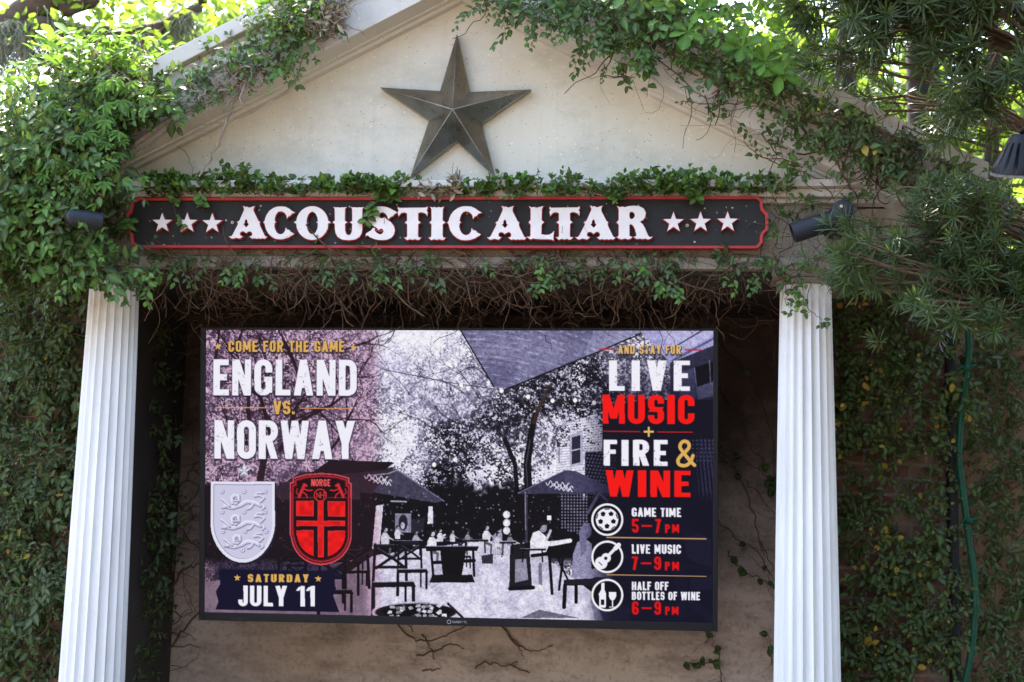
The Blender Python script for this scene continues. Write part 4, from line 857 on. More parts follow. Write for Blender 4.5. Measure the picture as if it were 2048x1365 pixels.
    for P in ([(633, 997), (633, 986), (639, 996), (639, 985)], [(641, 985), (641, 997)], [(647, 985), (647, 997)], [(641, 991), (652, 991)], [(647, 986), (652, 986)]): cv.line(P, 1.5, (224, 60, 62))
    for s_ in (-1, 1):
        LL2 = lambda P, wd: cv.line([(642 + s_ * a, b) for a, b in P], wd, (206, 42, 50))
        LL2([(44, 994), (40, 984), (36, 976), (34, 970)], 6); LL2([(34, 970), (30, 972)], 5); LL2([(36, 978), (26, 982), (18, 981)], 2.6); LL2([(38, 984), (30, 990), (28, 996)], 2.6); LL2([(44, 992), (50, 986), (48, 978)], 1.8)
    # date
    text(cv, 'SATURDAY', 495, 617, 1149, 1165, GOLD, .23, .18, .2, .003)
    for x, y in ((474, 1156.5), (636, 1158.5)): cv.poly(star_px(x, y, 7), GOLD)
    text(cv, 'JULY 11', 476, 629, 1172, 1213, WHT, .2, .165, .1, .005)
    # --- words, right
    text(cv, 'AND STAY FOR', 1236, 1362, 690.5, 708, (226, 184, 112), .21, .17, .13, .004, (30, 28, 50))
    cv.line([(1198, 698.5), (1227, 699.5)], 2.8, (214, 30, 44)); cv.line([(1371, 700), (1403, 700.5)], 2.8, (190, 34, 56))
    text(cv, 'LIVE', 1218, 1380, 721, 782, WHT, .225, .155, .2, .003, None, .45)
    text(cv, 'MUSIC', 1205, 1389, 790, 848, RED, .205, .165, .1, .004)
    cv.line([(1206, 863), (1280, 864)], 1.7, (214, 24, 30)); cv.line([(1315, 864.5), (1385, 865)], 1.7, (214, 24, 30)); cv.line([(1297.5, 856), (1297.5, 872.5)], 4, (226, 190, 110)); cv.line([(1289, 864), (1306, 864)], 4, (226, 190, 110))
    text(cv, 'FIRE', 1207, 1335, 880, 932, WHT, .215, .165, .15, .004, None, .45)
    am = [(1389, 931), (1380, 922), (1364, 902), (1360, 894), (1363, 886), (1370, 883), (1377, 887), (1378, 895), (1372, 903), (1362, 912), (1356, 921), (1358, 929), (1366, 932), (1375, 930), (1382, 922), (1386, 912)]
    cv.line(spline(am, 4), 7, GOLD)
    text(cv, 'WINE', 1211, 1381, 941, 994, RED, .205, .165, .12, .006)
    for cy in (1040, 1114.5, 1191): cv.ell(1214, cy, 32, 32, (12, 11, 24)); cv.ell(1214.5, cy, 32, 32.5, (250, 248, 255), 1, 4)
    cy = 1039.5; cv.ell(1214, cy, 22.5, 22.5, (246, 244, 255))
    pent = lambda x, y, r, a0: [(x + r * math.sin(a0 + i * 2 * math.pi / 5), y - r * math.cos(a0 + i * 2 * math.pi / 5)) for i in range(5)]
    for i in range(5):
        a0 = i * 2 * math.pi / 5 + math.pi / 5; 
        x, y = 1214 + 13.5 * math.sin(a0), cy - 13.5 * math.cos(a0); cv.poly(pent(x, y, 5.6, a0 + math.pi), (14, 13, 26))
        x, y = 1214 + 20.5 * math.sin(a0 + .63), cy - 20.5 * math.cos(a0 + .63); cv.line([(x + 4 * math.cos(a0 + .63), y + 4 * math.sin(a0 + .63)), (x - 4 * math.cos(a0 + .63), y - 4 * math.sin(a0 + .63))], 2, (14, 13, 26))
    gx = lambda t, o: (1203 + t * .70 - o * .72, 1126 - t * .72 - o * .70)
    cv.ell(*gx(-1, 0), 12.5, 12.5, (244, 242, 252)); cv.ell(*gx(13, 0), 9.5, 9.5, (244, 242, 252)); cv.line([gx(10, 0), gx(40, 0)], 6, (244, 242, 252)); cv.line([gx(40, 0), gx(49, 0)], 9, (244, 242, 252)); cv.ell(*gx(12, 0), 3.4, 3.4, (14, 13, 26)); cv.line([gx(-3, -4), gx(-3, 4)], 1.8, (30, 28, 44))
    cv.poly([(1198, 1213), (1198, 1188), (1202.5, 1180), (1202.5, 1167), (1208.5, 1167), (1208.5, 1180), (1212, 1188), (1212, 1213), (1210, 1216), (1200, 1216)], (246, 244, 255)); cv.poly([(1202, 1200), (1209, 1200), (1209, 1211), (1202, 1211)], (14, 13, 26)); cv.line([(1204.5, 1175), (1209.5, 1175)], 1, (90, 88, 110))
    cv.poly([(1218, 1185), (1232, 1185), (1232.5, 1193), (1229, 1200), (1225, 1202), (1221, 1200), (1217.5, 1193)], (246, 244, 255)); cv.line([(1225, 1200), (1225, 1213)], 2.2, (246, 244, 255)); cv.line([(1219.5, 1214.5), (1230.5, 1214.5)], 2.6, (246, 244, 255)); cv.line([(1219, 1192), (1231, 1192)], 1, (130, 128, 150))
    R2 = (226, 16, 20)
    text(cv, 'GAME TIME', 1263.5, 1362, 1016, 1034, WHT, .22, .18, .1, .006); text(cv, '5-7', 1264, 1322, 1038.5, 1066, R2, .2, .16, .22, .004); text(cv, 'PM', 1330, 1358, 1049.5, 1066.5, R2, .22, .17, .22, .004)
    cv.line([(1214, 1075.5), (1412, 1078.5)], 2.2, (216, 172, 112)); cv.line([(1214, 1150), (1412, 1153)], 2.2, (216, 172, 112))
    text(cv, 'LIVE MUSIC', 1263.5, 1362, 1089.5, 1108, WHT, .22, .18, .1, .006); text(cv, '7-9', 1264, 1322, 1113.5, 1140.5, R2, .2, .16, .22, .004); text(cv, 'PM', 1330, 1358, 1124.5, 1141.5, R2, .22, .17, .22, .004)
    text(cv, 'HALF OFF', 1263.5, 1337, 1164, 1181, WHT, .22, .18, .1, .006); text(cv, 'BOTTLES OF WINE', 1263.5, 1400, 1184, 1200.5, WHT, .22, .18, .1, .006); text(cv, '6-9', 1264, 1322, 1203.5, 1230, R2, .2, .16, .22, .004); text(cv, 'PM', 1330, 1357, 1214, 1230.5, R2, .22, .17, .22, .004)
    return np.clip(cv.C, 0, 255)
def television():
    YT_, YB_ = 0.20, 0.34
    tl, tr, br, bl = (at(x, y, d) for x, y, d in ((400, 651.5, YT_), (1436, 660, YT_), (1436, 1260, YB_), (398, 1244.5, YB_)))
    c = (tl + tr + br + bl) / 4; ex = (tr - tl) + (br - bl); w = np.linalg.norm(ex) / 2; ex /= np.linalg.norm(ex)
    ey = (tl - bl) + (tr - br); ey -= ex * (ey @ ex); h = (np.linalg.norm(tl - bl) + np.linalg.norm(tr - br)) / 2; ey /= np.linalg.norm(ey); ez = np.cross(ex, ey)
    root = bpy.data.objects.new('television', None); COL.objects.link(root)
    m4 = Matrix(((ex[0], ey[0], ez[0], c[0]), (ex[1], ey[1], ez[1], c[1]), (ex[2], ey[2], ez[2], c[2]), (0, 0, 0, 1))); root.matrix_world = m4
    tag(root, 'large black framed television between the columns showing a game and live music advert', 'television')
    def loc(x, y):      # screen-plane position of a photo point, in the set's own axes
        d = ROT @ np.array([(x - W / 2) / F, 1.0, -(y - H / 2) / F]); t = ((c - CAM) @ ez) / (d @ ez); p = CAM + d * t - c; return np.array([p @ ex, p @ ey])
    q = [loc(*p) for p in ((411, 659), (1427, 663.5), (1425, 1241.5), (409.5, 1229.5))]
    x0, x1 = (q[0][0] + q[3][0]) / 2, (q[1][0] + q[2][0]) / 2; y1, y0 = (q[0][1] + q[1][1]) / 2, (q[2][1] + q[3][1]) / 2
    NX, NY = 1015, 577
    lx, ly = np.linspace(x0, x1, NX), np.linspace(y1, y0, NY); LX, LY = np.meshgrid(lx, ly)
    P = c + LX[..., None] * ex + LY[..., None] * ey; d = (P - CAM) @ ROT
    PX = W / 2 + F * d[..., 0] / d[..., 1]; PY = H / 2 - F * d[..., 2] / d[..., 1]
    rgb = lin(paint(PX, PY))
    V = np.stack([LX, LY, np.full_like(LX, -0.004)], -1).reshape(-1, 3)
    idx = np.arange(NX * NY).reshape(NY, NX); Fc = np.stack([idx[:-1, :-1], idx[1:, :-1], idx[1:, 1:], idx[:-1, 1:]], -1).reshape(-1)
    me = np_mesh('screen', V, Fc, np.full((NX - 1) * (NY - 1), 4))
    ca = me.color_attributes.new('picture', 'FLOAT_COLOR', 'POINT')
    ca.data.foreach_set('color', np.concatenate([rgb.reshape(-1, 3), np.ones((NX * NY, 1))], 1).astype(np.float32).ravel())
    t = NT('lit_screen'); a = t.new('ShaderNodeAttribute', attribute_name='picture')
    t.set(Base_Color=(0.002, 0.002, 0.002), Roughness=0.3); t.p.inputs['Specular IOR Level'].default_value = 0.04; t.l(a.outputs['Color'], t.p.inputs['Emission Color']); t.p.inputs['Emission Strength'].default_value = 0.93 / 2 ** EXPOSURE
    o = link_mesh('screen', me, t.m); o.parent = root
    # frame: four bevelled bars round the screen
    hw, hh = w / 2, h / 2; m = MB()
    def bar(a0, a1, b0, b1): m.box(a0, a1, b0, b1, -0.055, 0.0)
    bar(-hw, x0, -hh, hh); bar(x1, hw, -hh, hh); bar(x0, x1, y1, hh); bar(x0, x1, -hh, y0)
    m.build('bezel', M['bezel'], None, bevel=0.002).parent = root
    m = MB(); m.box(-hw + 0.01, hw - 0.01, -hh + 0.01, hh - 0.01, -0.10, -0.056); m.build('back_cover', M['bezel'], None).parent = root
    m = MB(); m.box(-0.3, 0.3, -0.2, 0.2, -0.16, -0.101); m.tube([(0, 0, -0.12), (0, 0.0, -0.55)], 0.05, 10); m.build('mount', M['lampblack'], None).parent = root
    # maker's mark: a ring and tiny capitals
    g = loc(898, 1244); m = MB(); n = 20; k = 0.0018
    V = []; 
    for i in range(n):
        a_ = 2 * math.pi * i / n; V += [(g[0] + 0.008 * math.cos(a_), g[1] + 0.008 * math.sin(a_), 0.0006), (g[0] + 0.006 * math.cos(a_), g[1] + 0.006 * math.sin(a_), 0.0006)]
    m.add(V, [(2 * i, 2 * ((i + 1) % n), 2 * ((i + 1) % n) + 1, 2 * i + 1) for i in range(n)])
    SEG = dict(S=((0,1,1,1),(0,1,0,.5),(0,.5,1,.5),(1,.5,1,0),(1,0,0,0)), U=((0,1,0,0),(0,0,1,0),(1,0,1,1)), N=((0,0,0,1),(0,1,1,0),(1,0,1,1)), B=((0,0,0,1),(0,1,.8,1),(.8,1,.8,.5),(0,.5,1,.5),(1,.5,1,0),(1,0,0,0)), R=((0,0,0,1),(0,1,1,1),(1,1,1,.5),(1,.5,0,.5),(.4,.5,1,0)), I=((.5,0,.5,1),), T=((0,1,1,1),(.5,1,.5,0)), E=((0,0,0,1),(0,1,1,1),(0,.5,.8,.5),(0,0,1,0)))
    x = g[0] + 0.013
    for ch in 'SUNBRITE':
        for (a, b_, c2, d2) in SEG[ch]:
            p = np.array([x + a * 0.0045, g[1] + (b_ - .5) * 0.0075]); q2 = np.array([x + c2 * 0.0045, g[1] + (d2 - .5) * 0.0075]); u = q2 - p; u /= np.linalg.norm(u); nrm = np.array([-u[1], u[0]]) * 0.0005
            m.add([(*(p + nrm), 0.0006), (*(p - nrm), 0.0006), (*(q2 - nrm), 0.0006), (*(q2 + nrm), 0.0006)], [(0, 1, 2, 3)])
        x += 0.0072
    m.build('maker_mark', M['logo'], None).parent = root
    s = loc(482, 1238); m = MB(); m.box(s[0] - 0.012, s[0] + 0.012, s[1] - 0.003, s[1] + 0.003, -0.001, 0.001); m.build('sensor', M['lens'], None).parent = root
television()

# ---------------------------------------------------------------- leaves and stems
def norm(v): v = np.asarray(v, float); return v / (np.linalg.norm(v) + 1e-9)
def leaf_template(kind):
    if kind == 'ovate': st = [(0.0, 0.0), (0.14, 0.17), (0.38, 0.29), (0.64, 0.24), (0.86, 0.10), (1.0, 0.0)]; droop = 0.12
    elif kind == 'round': st = [(0.0, 0.0), (0.10, 0.19), (0.36, 0.35), (0.66, 0.31), (0.9, 0.14), (1.0, 0.0)]; droop = 0.10
    elif kind == 'lance': st = [(0.0, 0.0), (0.2, 0.12), (0.5, 0.18), (0.8, 0.10), (1.0, 0.0)]; droop = 0.2
    elif kind == 'obovate': st = [(0.0, 0.0), (0.2, 0.10), (0.5, 0.22), (0.75, 0.27), (0.92, 0.15), (1.0, 0.0)]; droop = 0.15
    elif kind == 'needle': st = [(0.0, 0.025), (0.3, 0.055), (0.7, 0.05), (1.0, 0.005)]; droop = 0.16
    else: st = [(0.0, 0.0), (0.4, 0.28), (0.75, 0.2), (1.0, 0.0)]; droop = 0.1
    V, vein, Fc = [], [], []
    n = len(st)
    for (y, w) in st:
        z = -droop * y * y; V += [(-w, y, z + 0.28 * w), (0, y, z), (w, y, z + 0.28 * w)]; vein += [0, 1, 0]
    for i in range(n - 1):
        a, b = 3 * i, 3 * i + 3
        for s in (0, 1):
            q = [a + s, a + s + 1, b + s + 1, b + s]; 
            if st[i][1] == 0: q = [a + 1, b + s + 1, b + s]
            if st[i + 1][1] == 0: q = [a + s, a + s + 1, b + 1]
            Fc.append(q)
    return np.array(V), np.array(vein, float), Fc
TPL = {k: leaf_template(k) for k in ('ovate', 'round', 'lance', 'obovate', 'needle', 'simple')}

class Leaves:
    def __init__(s, kind): s.k = kind; s.pos = []; s.dir = []; s.nrm = []; s.size = []; s.tint = []
    def add(s, p, d, n, size, tint): s.pos.append(p); s.dir.append(d); s.nrm.append(n); s.size.append(size); s.tint.append(tint)
    def build(s, name, mat, parent, rnd=None):
        V0, vein, F0 = TPL[s.k]; N = len(s.pos)
        if N == 0: return None
        P = np.array(s.pos); D = np.array(s.dir); Nn = np.array(s.nrm); Sz = np.array(s.size)
        D /= np.linalg.norm(D, axis=1)[:, None] + 1e-9; X = np.cross(D, Nn); X /= np.linalg.norm(X, axis=1)[:, None] + 1e-9; Z = np.cross(X, D)
        r = np.random.RandomState(N); wv = r.uniform(0.85, 1.15, N)[:, None]; cz = r.uniform(0.3, 2.2, N)[:, None]
        V = P[:, None] + Sz[:, None, None] * (V0[None, :, 0, None] * (X * wv)[:, None] + V0[None, :, 1, None] * D[:, None] + V0[None, :, 2, None] * (Z * cz)[:, None])
        nv = len(V0); flat = np.concatenate(F0); cnt = np.array([len(f) for f in F0])
        allf = (flat[None] + (np.arange(N) * nv)[:, None]).ravel(); allc = np.tile(cnt, N)
        me = np_mesh(name, V.reshape(-1, 3), allf, allc, True, {'tint': np.repeat(s.tint, nv), 'vein': np.tile(vein, N)})
        o = link_mesh(name, me, mat); o.parent = parent
        if parent is not None: o.matrix_parent_inverse = parent.matrix_world.inverted()
        return o
    def count(s): return len(s.pos)

def rvec(sc=1.0): return R.normal(0, sc, 3)
def sprig(L, st, p, d, n, length, leaf, tint=(0.1, 0.9), gravity=0.15, spacing=0.5, face=0.5, young=0.25, stem_r=0.0012):
    """a shoot with alternate leaves; d its direction, n the outward normal of what it grows on"""
    p = np.asarray(p, float); d = norm(d); n = norm(n); N = max(2, int(length / (leaf * spacing))); pts = [p]; base = R.uniform(*tint)
    for i in range(N):
        d = norm(d + rvec(0.13) + np.array([0, 0, -gravity * 0.3])); p = p + d * leaf * spacing; pts.append(p)
        f = i / N; s = leaf * R.uniform(0.7, 1.1) * (1.0 - 0.45 * max(0, f - 0.55) / 0.45)
        side = np.cross(d, n) * (1 if i % 2 else -1)
        ld = norm(0.55 * d + 0.85 * side + n * R.uniform(0.0, 0.5) + rvec(0.22) + np.array([0, 0, -gravity]))
        ln = norm(n * face + np.array([0, -0.25, 0.55]) * (1 - face) + d * 0.15 + rvec(0.27))
        L.add(p, ld, ln, s, float(np.clip(base + R.normal(0, 0.14) + young * max(0, f - 0.5), 0, 0.962 if R.rand() > 0.012 else 1)))
    L.add(p, norm(d + rvec(.2)), norm(n + rvec(.3)), leaf * 0.6, float(np.clip(base + young, 0, 0.962)))
    if st is not None: st.append((pts, stem_r))
    return p

def build_stems(st, name, mat, parent, n=4):
    if not st: return None
    if len(st) <= 12:
        for q in st:
            m = MB(); pts, r = q; m.tube(pts, r if hasattr(r, '__len__') else [r * (1 - 0.5 * i / len(pts)) for i in range(len(pts))], max(n, 5)); m.build('stem', mat, parent, smooth=True, fix=False)
        return None
    m = MB()
    for pts, r in st: m.tube(pts, r if hasattr(r, '__len__') else [r * (1 - 0.5 * i / len(pts)) for i in range(len(pts))], n, cap=False)
    o = m.build(name, mat, parent, smooth=True, fix=False); return o

def sample(poly, n):
    xs = [p[0] for p in poly]; ys = [p[1] for p in poly]; out = []
    while len(out) < n:
        x = R.uniform(min(xs), max(xs), 4 * n); y = R.uniform(min(ys), max(ys), 4 * n); k = in_poly(x, y, poly); out += list(zip(x[k], y[k]))
    return out[:n]

def plant(name, base, label, cat, group=None): return empty(name, tuple(base), label, cat, group)

def blanket(root, poly, n, Y, thick, leaf, mat, tint=(0.05, 0.8), length=(0.06, 0.16), gravity=0.35, kind='ovate', stems=True, up=0.2, name='foliage', face=0.55, old=0, stem_mat='stem', clump=None, front_tint=0.08):
    """shoots growing over a surface: poly in photo pixels on the plane y=Y (a number or a function of px,py)"""
    L = Leaves(kind); st = []
    pts = sample(poly, n)
    if clump: # thin the cover with a patchy pattern
        T = np.random.RandomState(clump[1]).rand(64, 64)
        def nz(x, y):
            u, v = x / clump[0], y / clump[0]; i, j = int(u), int(v); f, g = u - i, v - j
            q = lambda a, b: T[b & 63, a & 63]
            return (q(i, j) * (1 - f) + q(i + 1, j) * f) * (1 - g) + (q(i, j + 1) * (1 - f) + q(i + 1, j + 1) * f) * g
        pts = [p for p in pts if nz(*p) > clump[2]]
    for (x, y) in pts:
        y0 = Y(x, y) if callable(Y) else Y; t = R.rand(); dep = thick * t
        p = at(x, y, y0 - dep); nn = norm(np.array([R.normal(0, .3), -1, 0.25 + R.normal(0, .25)]))
        a = R.uniform(0, 2 * math.pi); d = np.array([math.cos(a), -0.25 * t, math.sin(a) * 0.8 + up - gravity * 0.6])
        sprig(L, st if stems else None, p, d, nn, R.uniform(*length), leaf * R.choice([.6, .8, 1, 1.15, 1.4]) * R.uniform(0.9, 1.1), (tint[0] + front_tint * t, tint[1]), gravity, face=face)
    L.build(name, M[mat], root); 
    if stems: build_stems(st, 'stems', M[stem_mat], root)
    if old:
        st = []
        for (x, y) in sample(poly, old):
            y0 = Y(x, y) if callable(Y) else Y; p = at(x, y, y0 - thick * R.uniform(0, 0.7)); a = R.uniform(0, 2 * math.pi); P = [p]
            d = np.array([math.cos(a), R.normal(0, .15), math.sin(a)])
            for k in range(R.randint(4, 10)): d = norm(d + rvec(0.35)); p = p + d * 0.028; p[1] = max(p[1], y0 - thick); P.append(p)
            st.append((P, 0.0008 + .003 * R.rand() ** 2))
        build_stems(st, 'old_stems', M['dead'], root)
    return L

def vine_line(st, px, Y, r, wob=0.004, n=5):
    P = spline([at(x, y, (Y(x, y) if callable(Y) else Y)) for x, y in px], n); P = [p + rvec(wob) * np.array([1, .6, 1]) for p in P]
    st.append((P, [r * (1 - 0.55 * i / len(P)) for i in range(len(P))])); return P

def scatter_on(L, st, P, n, leaf, tint, length=(0.03, 0.09), gravity=0.4):
    for _ in range(n):
        p = P[R.randint(len(P))]; a = R.uniform(0, 6.28)
        sprig(L, st, p, (math.cos(a), -0.35, math.sin(a)), (R.normal(0, .3), -1, .3), R.uniform(*length), leaf * R.uniform(.75, 1.2), tint, gravity)

GI = 'climbing vines on the temple front'
# --- ivy curtain on the wall left of the columns
pl = [(-60, 440), (190, 440), (182, 570), (168, 700), (150, 950), (125, 1200), (110, 1420), (-60, 1420)]
r = plant('ivy', at(60, 1420, .28) * np.array([1, 1, 0]), 'dense dark green ivy curtain on the left wall beside the left column', 'climbing plant', GI)
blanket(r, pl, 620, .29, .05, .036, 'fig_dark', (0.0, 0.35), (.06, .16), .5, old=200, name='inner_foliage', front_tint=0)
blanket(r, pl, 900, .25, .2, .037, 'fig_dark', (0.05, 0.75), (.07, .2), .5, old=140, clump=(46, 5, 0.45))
# --- heap of climbers over the left corner of the pediment
pl = [(-60, 330), (0, 250), (70, 190), (160, 150), (300, 150), (330, 170), (315, 200), (255, 232), (215, 268), (195, 320), (230, 348), (245, 378), (195, 388), (170, 400), (112, 405), (104, 470), (165, 482), (200, 522), (300, 540), (255, 548), (180, 545), (60, 560), (-60, 560)]
r = plant('ivy', at(120, 560, -.2), 'thick heap of mixed green climbers swallowing the left corner of the pediment', 'climbing plant', GI)
hy = lambda x, y: -0.17 - 0.12 * max(0, 1 - abs(y - 330) / 220)
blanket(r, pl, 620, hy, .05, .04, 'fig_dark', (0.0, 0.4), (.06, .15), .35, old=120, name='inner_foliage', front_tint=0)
blanket(r, pl, 1000, hy, .2, .043, 'fig', (0.05, 0.8), (.06, .17), .35, kind='ovate', clump=(48, 31, .46))
blanket(r, [(185, 392), (258, 395), (252, 420), (246, 480), (258, 505), (190, 505)], 46, -.09, .045, .036, 'fig_dark', (.05, .8), (.04, .1), .4, name='side_foliage')
L = Leaves('lance'); st = []      # five-fingered creeper leaves
for (x, y) in sample([(60, 180), (310, 150), (270, 250), (200, 380), (120, 400), (40, 300)], 62) + [(165, 325), (180, 345), (110, 325), (205, 230), (255, 175), (190, 195), (175, 345), (210, 365), (285, 355)]:
    p = at(x, y, -.45 + R.uniform(-.03, .06)); n = norm((R.normal(0, .3), -1, .4)); a0 = R.uniform(-.6, .6); t = R.uniform(.2, .8); s = R.uniform(.03, .052)
    for k in (-1.25, -.6, 0, .6, 1.25): L.add(p, norm((math.sin(a0 + k), -.25, -math.cos(a0 + k) * .75)), norm(n + rvec(.15)), s * (1 - .18 * abs(k)), float(np.clip(t + R.normal(0, .08), 0, 1)))
    st.append(([p, p + np.array([R.normal(0, .02), .05, .05])], .001))
L.build('creeper_leaves', M['bright'], r); build_stems(st, 'creeper_stems', M['stem'], r)
# --- young bright shoots standing up over the left corner
r = plant('shrub', at(200, 180, -.1), 'bright yellow green shoots with large leaves above the left corner of the pediment', 'shrub')
L = Leaves('obovate'); st = []
for (x, y) in sample([(50, 100), (110, 60), (200, 70), (300, 60), (350, 90), (370, 150), (300, 180), (150, 190), (60, 160), (0, 220), (-40, 200), (20, 140)], 95) + [(120, 85), (145, 75), (250, 80), (280, 55), (330, 90), (300, 110), (230, 90), (215, 40), (265, 35)]:
    p = at(x, y + 25, (-.12 + R.uniform(-.22, .2)) if x < 285 else R.uniform(1.1, 1.4)); d = norm((R.normal(0, .45), R.normal(-.1, .3), 1)); q = p + d * R.uniform(.04, .09); b = R.uniform(.35, .9); st.append(([p - d * .08, p, q], .0022))
    s = R.uniform(.05, .085)
    for k in range(R.randint(5, 8)):
        a = k * 2.4 + R.rand(); ld = norm(np.array([math.cos(a), math.sin(a) * .8, .55 + R.normal(0, .25)])); L.add(p + (q - p) * min(1, k / 5), ld, norm((ld[0] * -.3, -.45, 1.0) + rvec(.3)), s * R.uniform(.75, 1.1), float(np.clip(b + R.normal(0, .12), 0, 1)))
L.build('foliage', M['bright'], r); build_stems(st, 'stems', M['stem'], r, 5)
L = Leaves('lance')
for (x, y) in ((185, 95), (197, 112), (207, 128), (218, 118), (203, 135), (190, 100)): L.add(at(x, y, -.33), norm((R.normal(.3, .3), -.1, -1)), norm(rvec(1) + (0, -1, 0)), .05, R.uniform(.6, 1))
L.build('dry_leaves', M['dryleaf'], r)
# --- vine along the left rake
r = plant('creeping_vine', at(480, 160, YC - .02), 'leafy vine with bare grey twigs along the left slope of the pediment', 'climbing plant', GI)
blanket(r, [(330, 195), (370, 172), (440, 112), (520, 55), (560, 5), (650, -30), (670, 30), (610, 75), (620, 130), (560, 150), (530, 120), (470, 165), (410, 195), (380, 215), (350, 225)], 150, YC - .03, .1, .032, 'fig', (.15, .9), (.05, .12), .3)
blanket(r, [(520, 30), (580, -20), (680, -20), (640, 20), (560, 60), (520, 60)], 30, YC - .06, .08, .034, 'bright', (.2, .7), (.05, .11), .2, name='young_foliage')
st = []
for px, rr in (([(210, 330), (290, 275), (350, 235), (410, 205), (460, 180), (520, 140), (560, 105), (610, 60)], .012), ([(225, 345), (300, 288), (370, 232), (430, 205), (500, 165)], .005), ([(240, 235), (320, 200), (360, 205), (420, 208)], .004), ([(232, 270), (300, 262), (345, 240)], .003),
               ([(485, 165), (465, 215), (455, 238), (440, 280), (420, 320), (398, 355)], .0072), ([(605, 110), (590, 165), (540, 205), (470, 240), (400, 250), (340, 252)], .0026), ([(400, 255), (428, 277)], .002), ([(305, 305), (340, 288), (375, 310), (385, 350)], .0026), ([(395, 140), (392, 160), (405, 180), (440, 185)], .0062), ([(395, 105), (400, 120), (392, 150)], .0036), ([(350, 95), (385, 95), (400, 105), (425, 80)], .003)):
    P = vine_line(st, px, YC - .03 if px[0][1] < 260 or px[0][0] < 250 else YT - .03, rr, .0025)
for (x, y) in sample([(430, 150), (520, 110), (560, 95), (540, 140), (470, 190), (420, 200), (400, 180)], 90) + sample([(580, 20), (700, -10), (700, 50), (650, 85), (600, 75)], 150):
    p = at(x, y, YC - .05 - R.uniform(0, .06)); P = [p]; d = rvec(1) * np.array([1, .5, 1])
    for k in range(R.randint(3, 7)): d = norm(d + rvec(.5)); p = p + d * .022; P.append(p)
    st.append((P, .0012 + .0035 * R.rand() ** 2))
build_stems(st, 'twigs', M['pale'], r, 6)
L = Leaves('lance')
for (x, y) in sample([(600, 10), (700, 0), (680, 60), (620, 90)], 150): L.add(at(x, y, YC - R.uniform(.05, .14)), norm(rvec(1) + (0, 0, -.6)), norm(rvec(1)), R.uniform(.02, .045), R.rand())
L.build('dry_leaves', M['dryleaf'], r)
# --- tufts on the ledge above the sign
def tuft(label, prof, leaf, n, tint=(.15, .95), trail=()):
    r = plant('creeping_vine', at((prof[0][0] + prof[-1][0]) / 2, 396, -.14), label, 'climbing plant', GI); L = Leaves('round'); st = []
    xs = [p[0] for p in prof]; hs = [p[1] for p in prof]
    for _ in range(n):
        x = R.uniform(xs[0], xs[-1]); top = np.interp(x, xs, hs); p = at(x, 396 - R.uniform(0, 14), R.uniform(-.185, -.075)); hgt = (396 - top) * .0018
        if R.rand() < .4: p = at(x, R.uniform(top + 12, 392), R.uniform(-.17, -.09)); hgt *= .5
        d = norm((R.normal(0, .55), -.45 + R.normal(0, .3), R.uniform(.3, 1)))
        sprig(L, st, p, d, (R.normal(0, .3), -.8, .6), max(.03, hgt * R.uniform(.5, 1.05)), leaf * R.uniform(.75, 1.15), tint, .12, .48, .35, .3)
    for t in trail:
        P = spline([at(x, y, -.168) for x, y in t], 4); st.append((P, .0013))
        for i, p in enumerate(P):
            for s in (-1, 1):
                if R.rand() < .72: L.add(p, norm((s * .9, -.3, -.45) + rvec(.3)), norm((s * .2, -1, .35) + rvec(.25)), leaf * R.uniform(.8, 1.2), R.uniform(.35, .9))
    if 'left of the star' in label:
        P = spline([at(x, y, -.165) for x, y in ((345, 400), (350, 425), (360, 445), (368, 456))], 4); st.append((P, .001))
        for p in P[5:]: L.add(p, norm((R.normal(0, .8), -.2, -.4)), norm((0, -1, .2) + rvec(.3)), R.uniform(.016, .024), R.uniform(.4, .8))
    L.build('foliage', M['fig'], r); build_stems(st, 'stems', M['stem'], r); return r
tuft('long strip of vine on the ledge left of the star, trailing over the sign', [(292, 350), (340, 348), (400, 358), (450, 340), (480, 322), (500, 345), (530, 356), (570, 362), (620, 368), (660, 362), (700, 348), (740, 358), (780, 360), (822, 356)], .033, 520, trail=[[(770, 380), (752, 405), (738, 430), (728, 455)], [(345, 386), (351, 402)], [(402, 390), (408, 410)], [(752, 388), (790, 398)], [(262, 440), (252, 448), (258, 456)]])
tuft('low leafy vine tuft on the ledge right of the star', [(925, 388), (950, 372), (1000, 362), (1035, 345), (1070, 360), (1092, 375)], .032, 135)
tuft('small upright vine tuft on the ledge above the word ALTAR', [(1100, 388), (1110, 350), (1130, 338), (1150, 355), (1182, 366), (1190, 388)], .029, 78)
tuft('bushy strip of vine on the ledge above the right end of the sign', [(1195, 390), (1225, 372), (1240, 345), (1280, 350), (1310, 340), (1340, 352), (1380, 334), (1405, 345), (1450, 358), (1500, 355), (1540, 350), (1575, 375)], .032, 350, trail=[[(1222, 385), (1235, 398)], [(1390, 385), (1392, 397)]])
r = plant('dried_leaves', at(880, 392, -.12), 'clump of dry brown curled leaves on the ledge left below the star', 'dry plant'); L = Leaves('lance'); st = []
for (x, y) in sample([(826, 388), (838, 362), (862, 372), (895, 376), (905, 352), (922, 362), (928, 388)], 230) + sample([(520, 386), (545, 368), (600, 366), (612, 386)], 40) + sample([(1075, 386), (1170, 370), (1200, 386)], 34):
    L.add(at(x, y, R.uniform(-.185, -.1)), norm(rvec(1)), norm(rvec(1)), R.uniform(.018, .042), R.rand())
    if R.rand() < .5: p = at(x, y, -.14); st.append(([p, p + rvec(.018), p + rvec(.03)], .0011))
L.build('leaves', M['dryleaf'], r); build_stems(st, 'twigs', M['dead'], r)
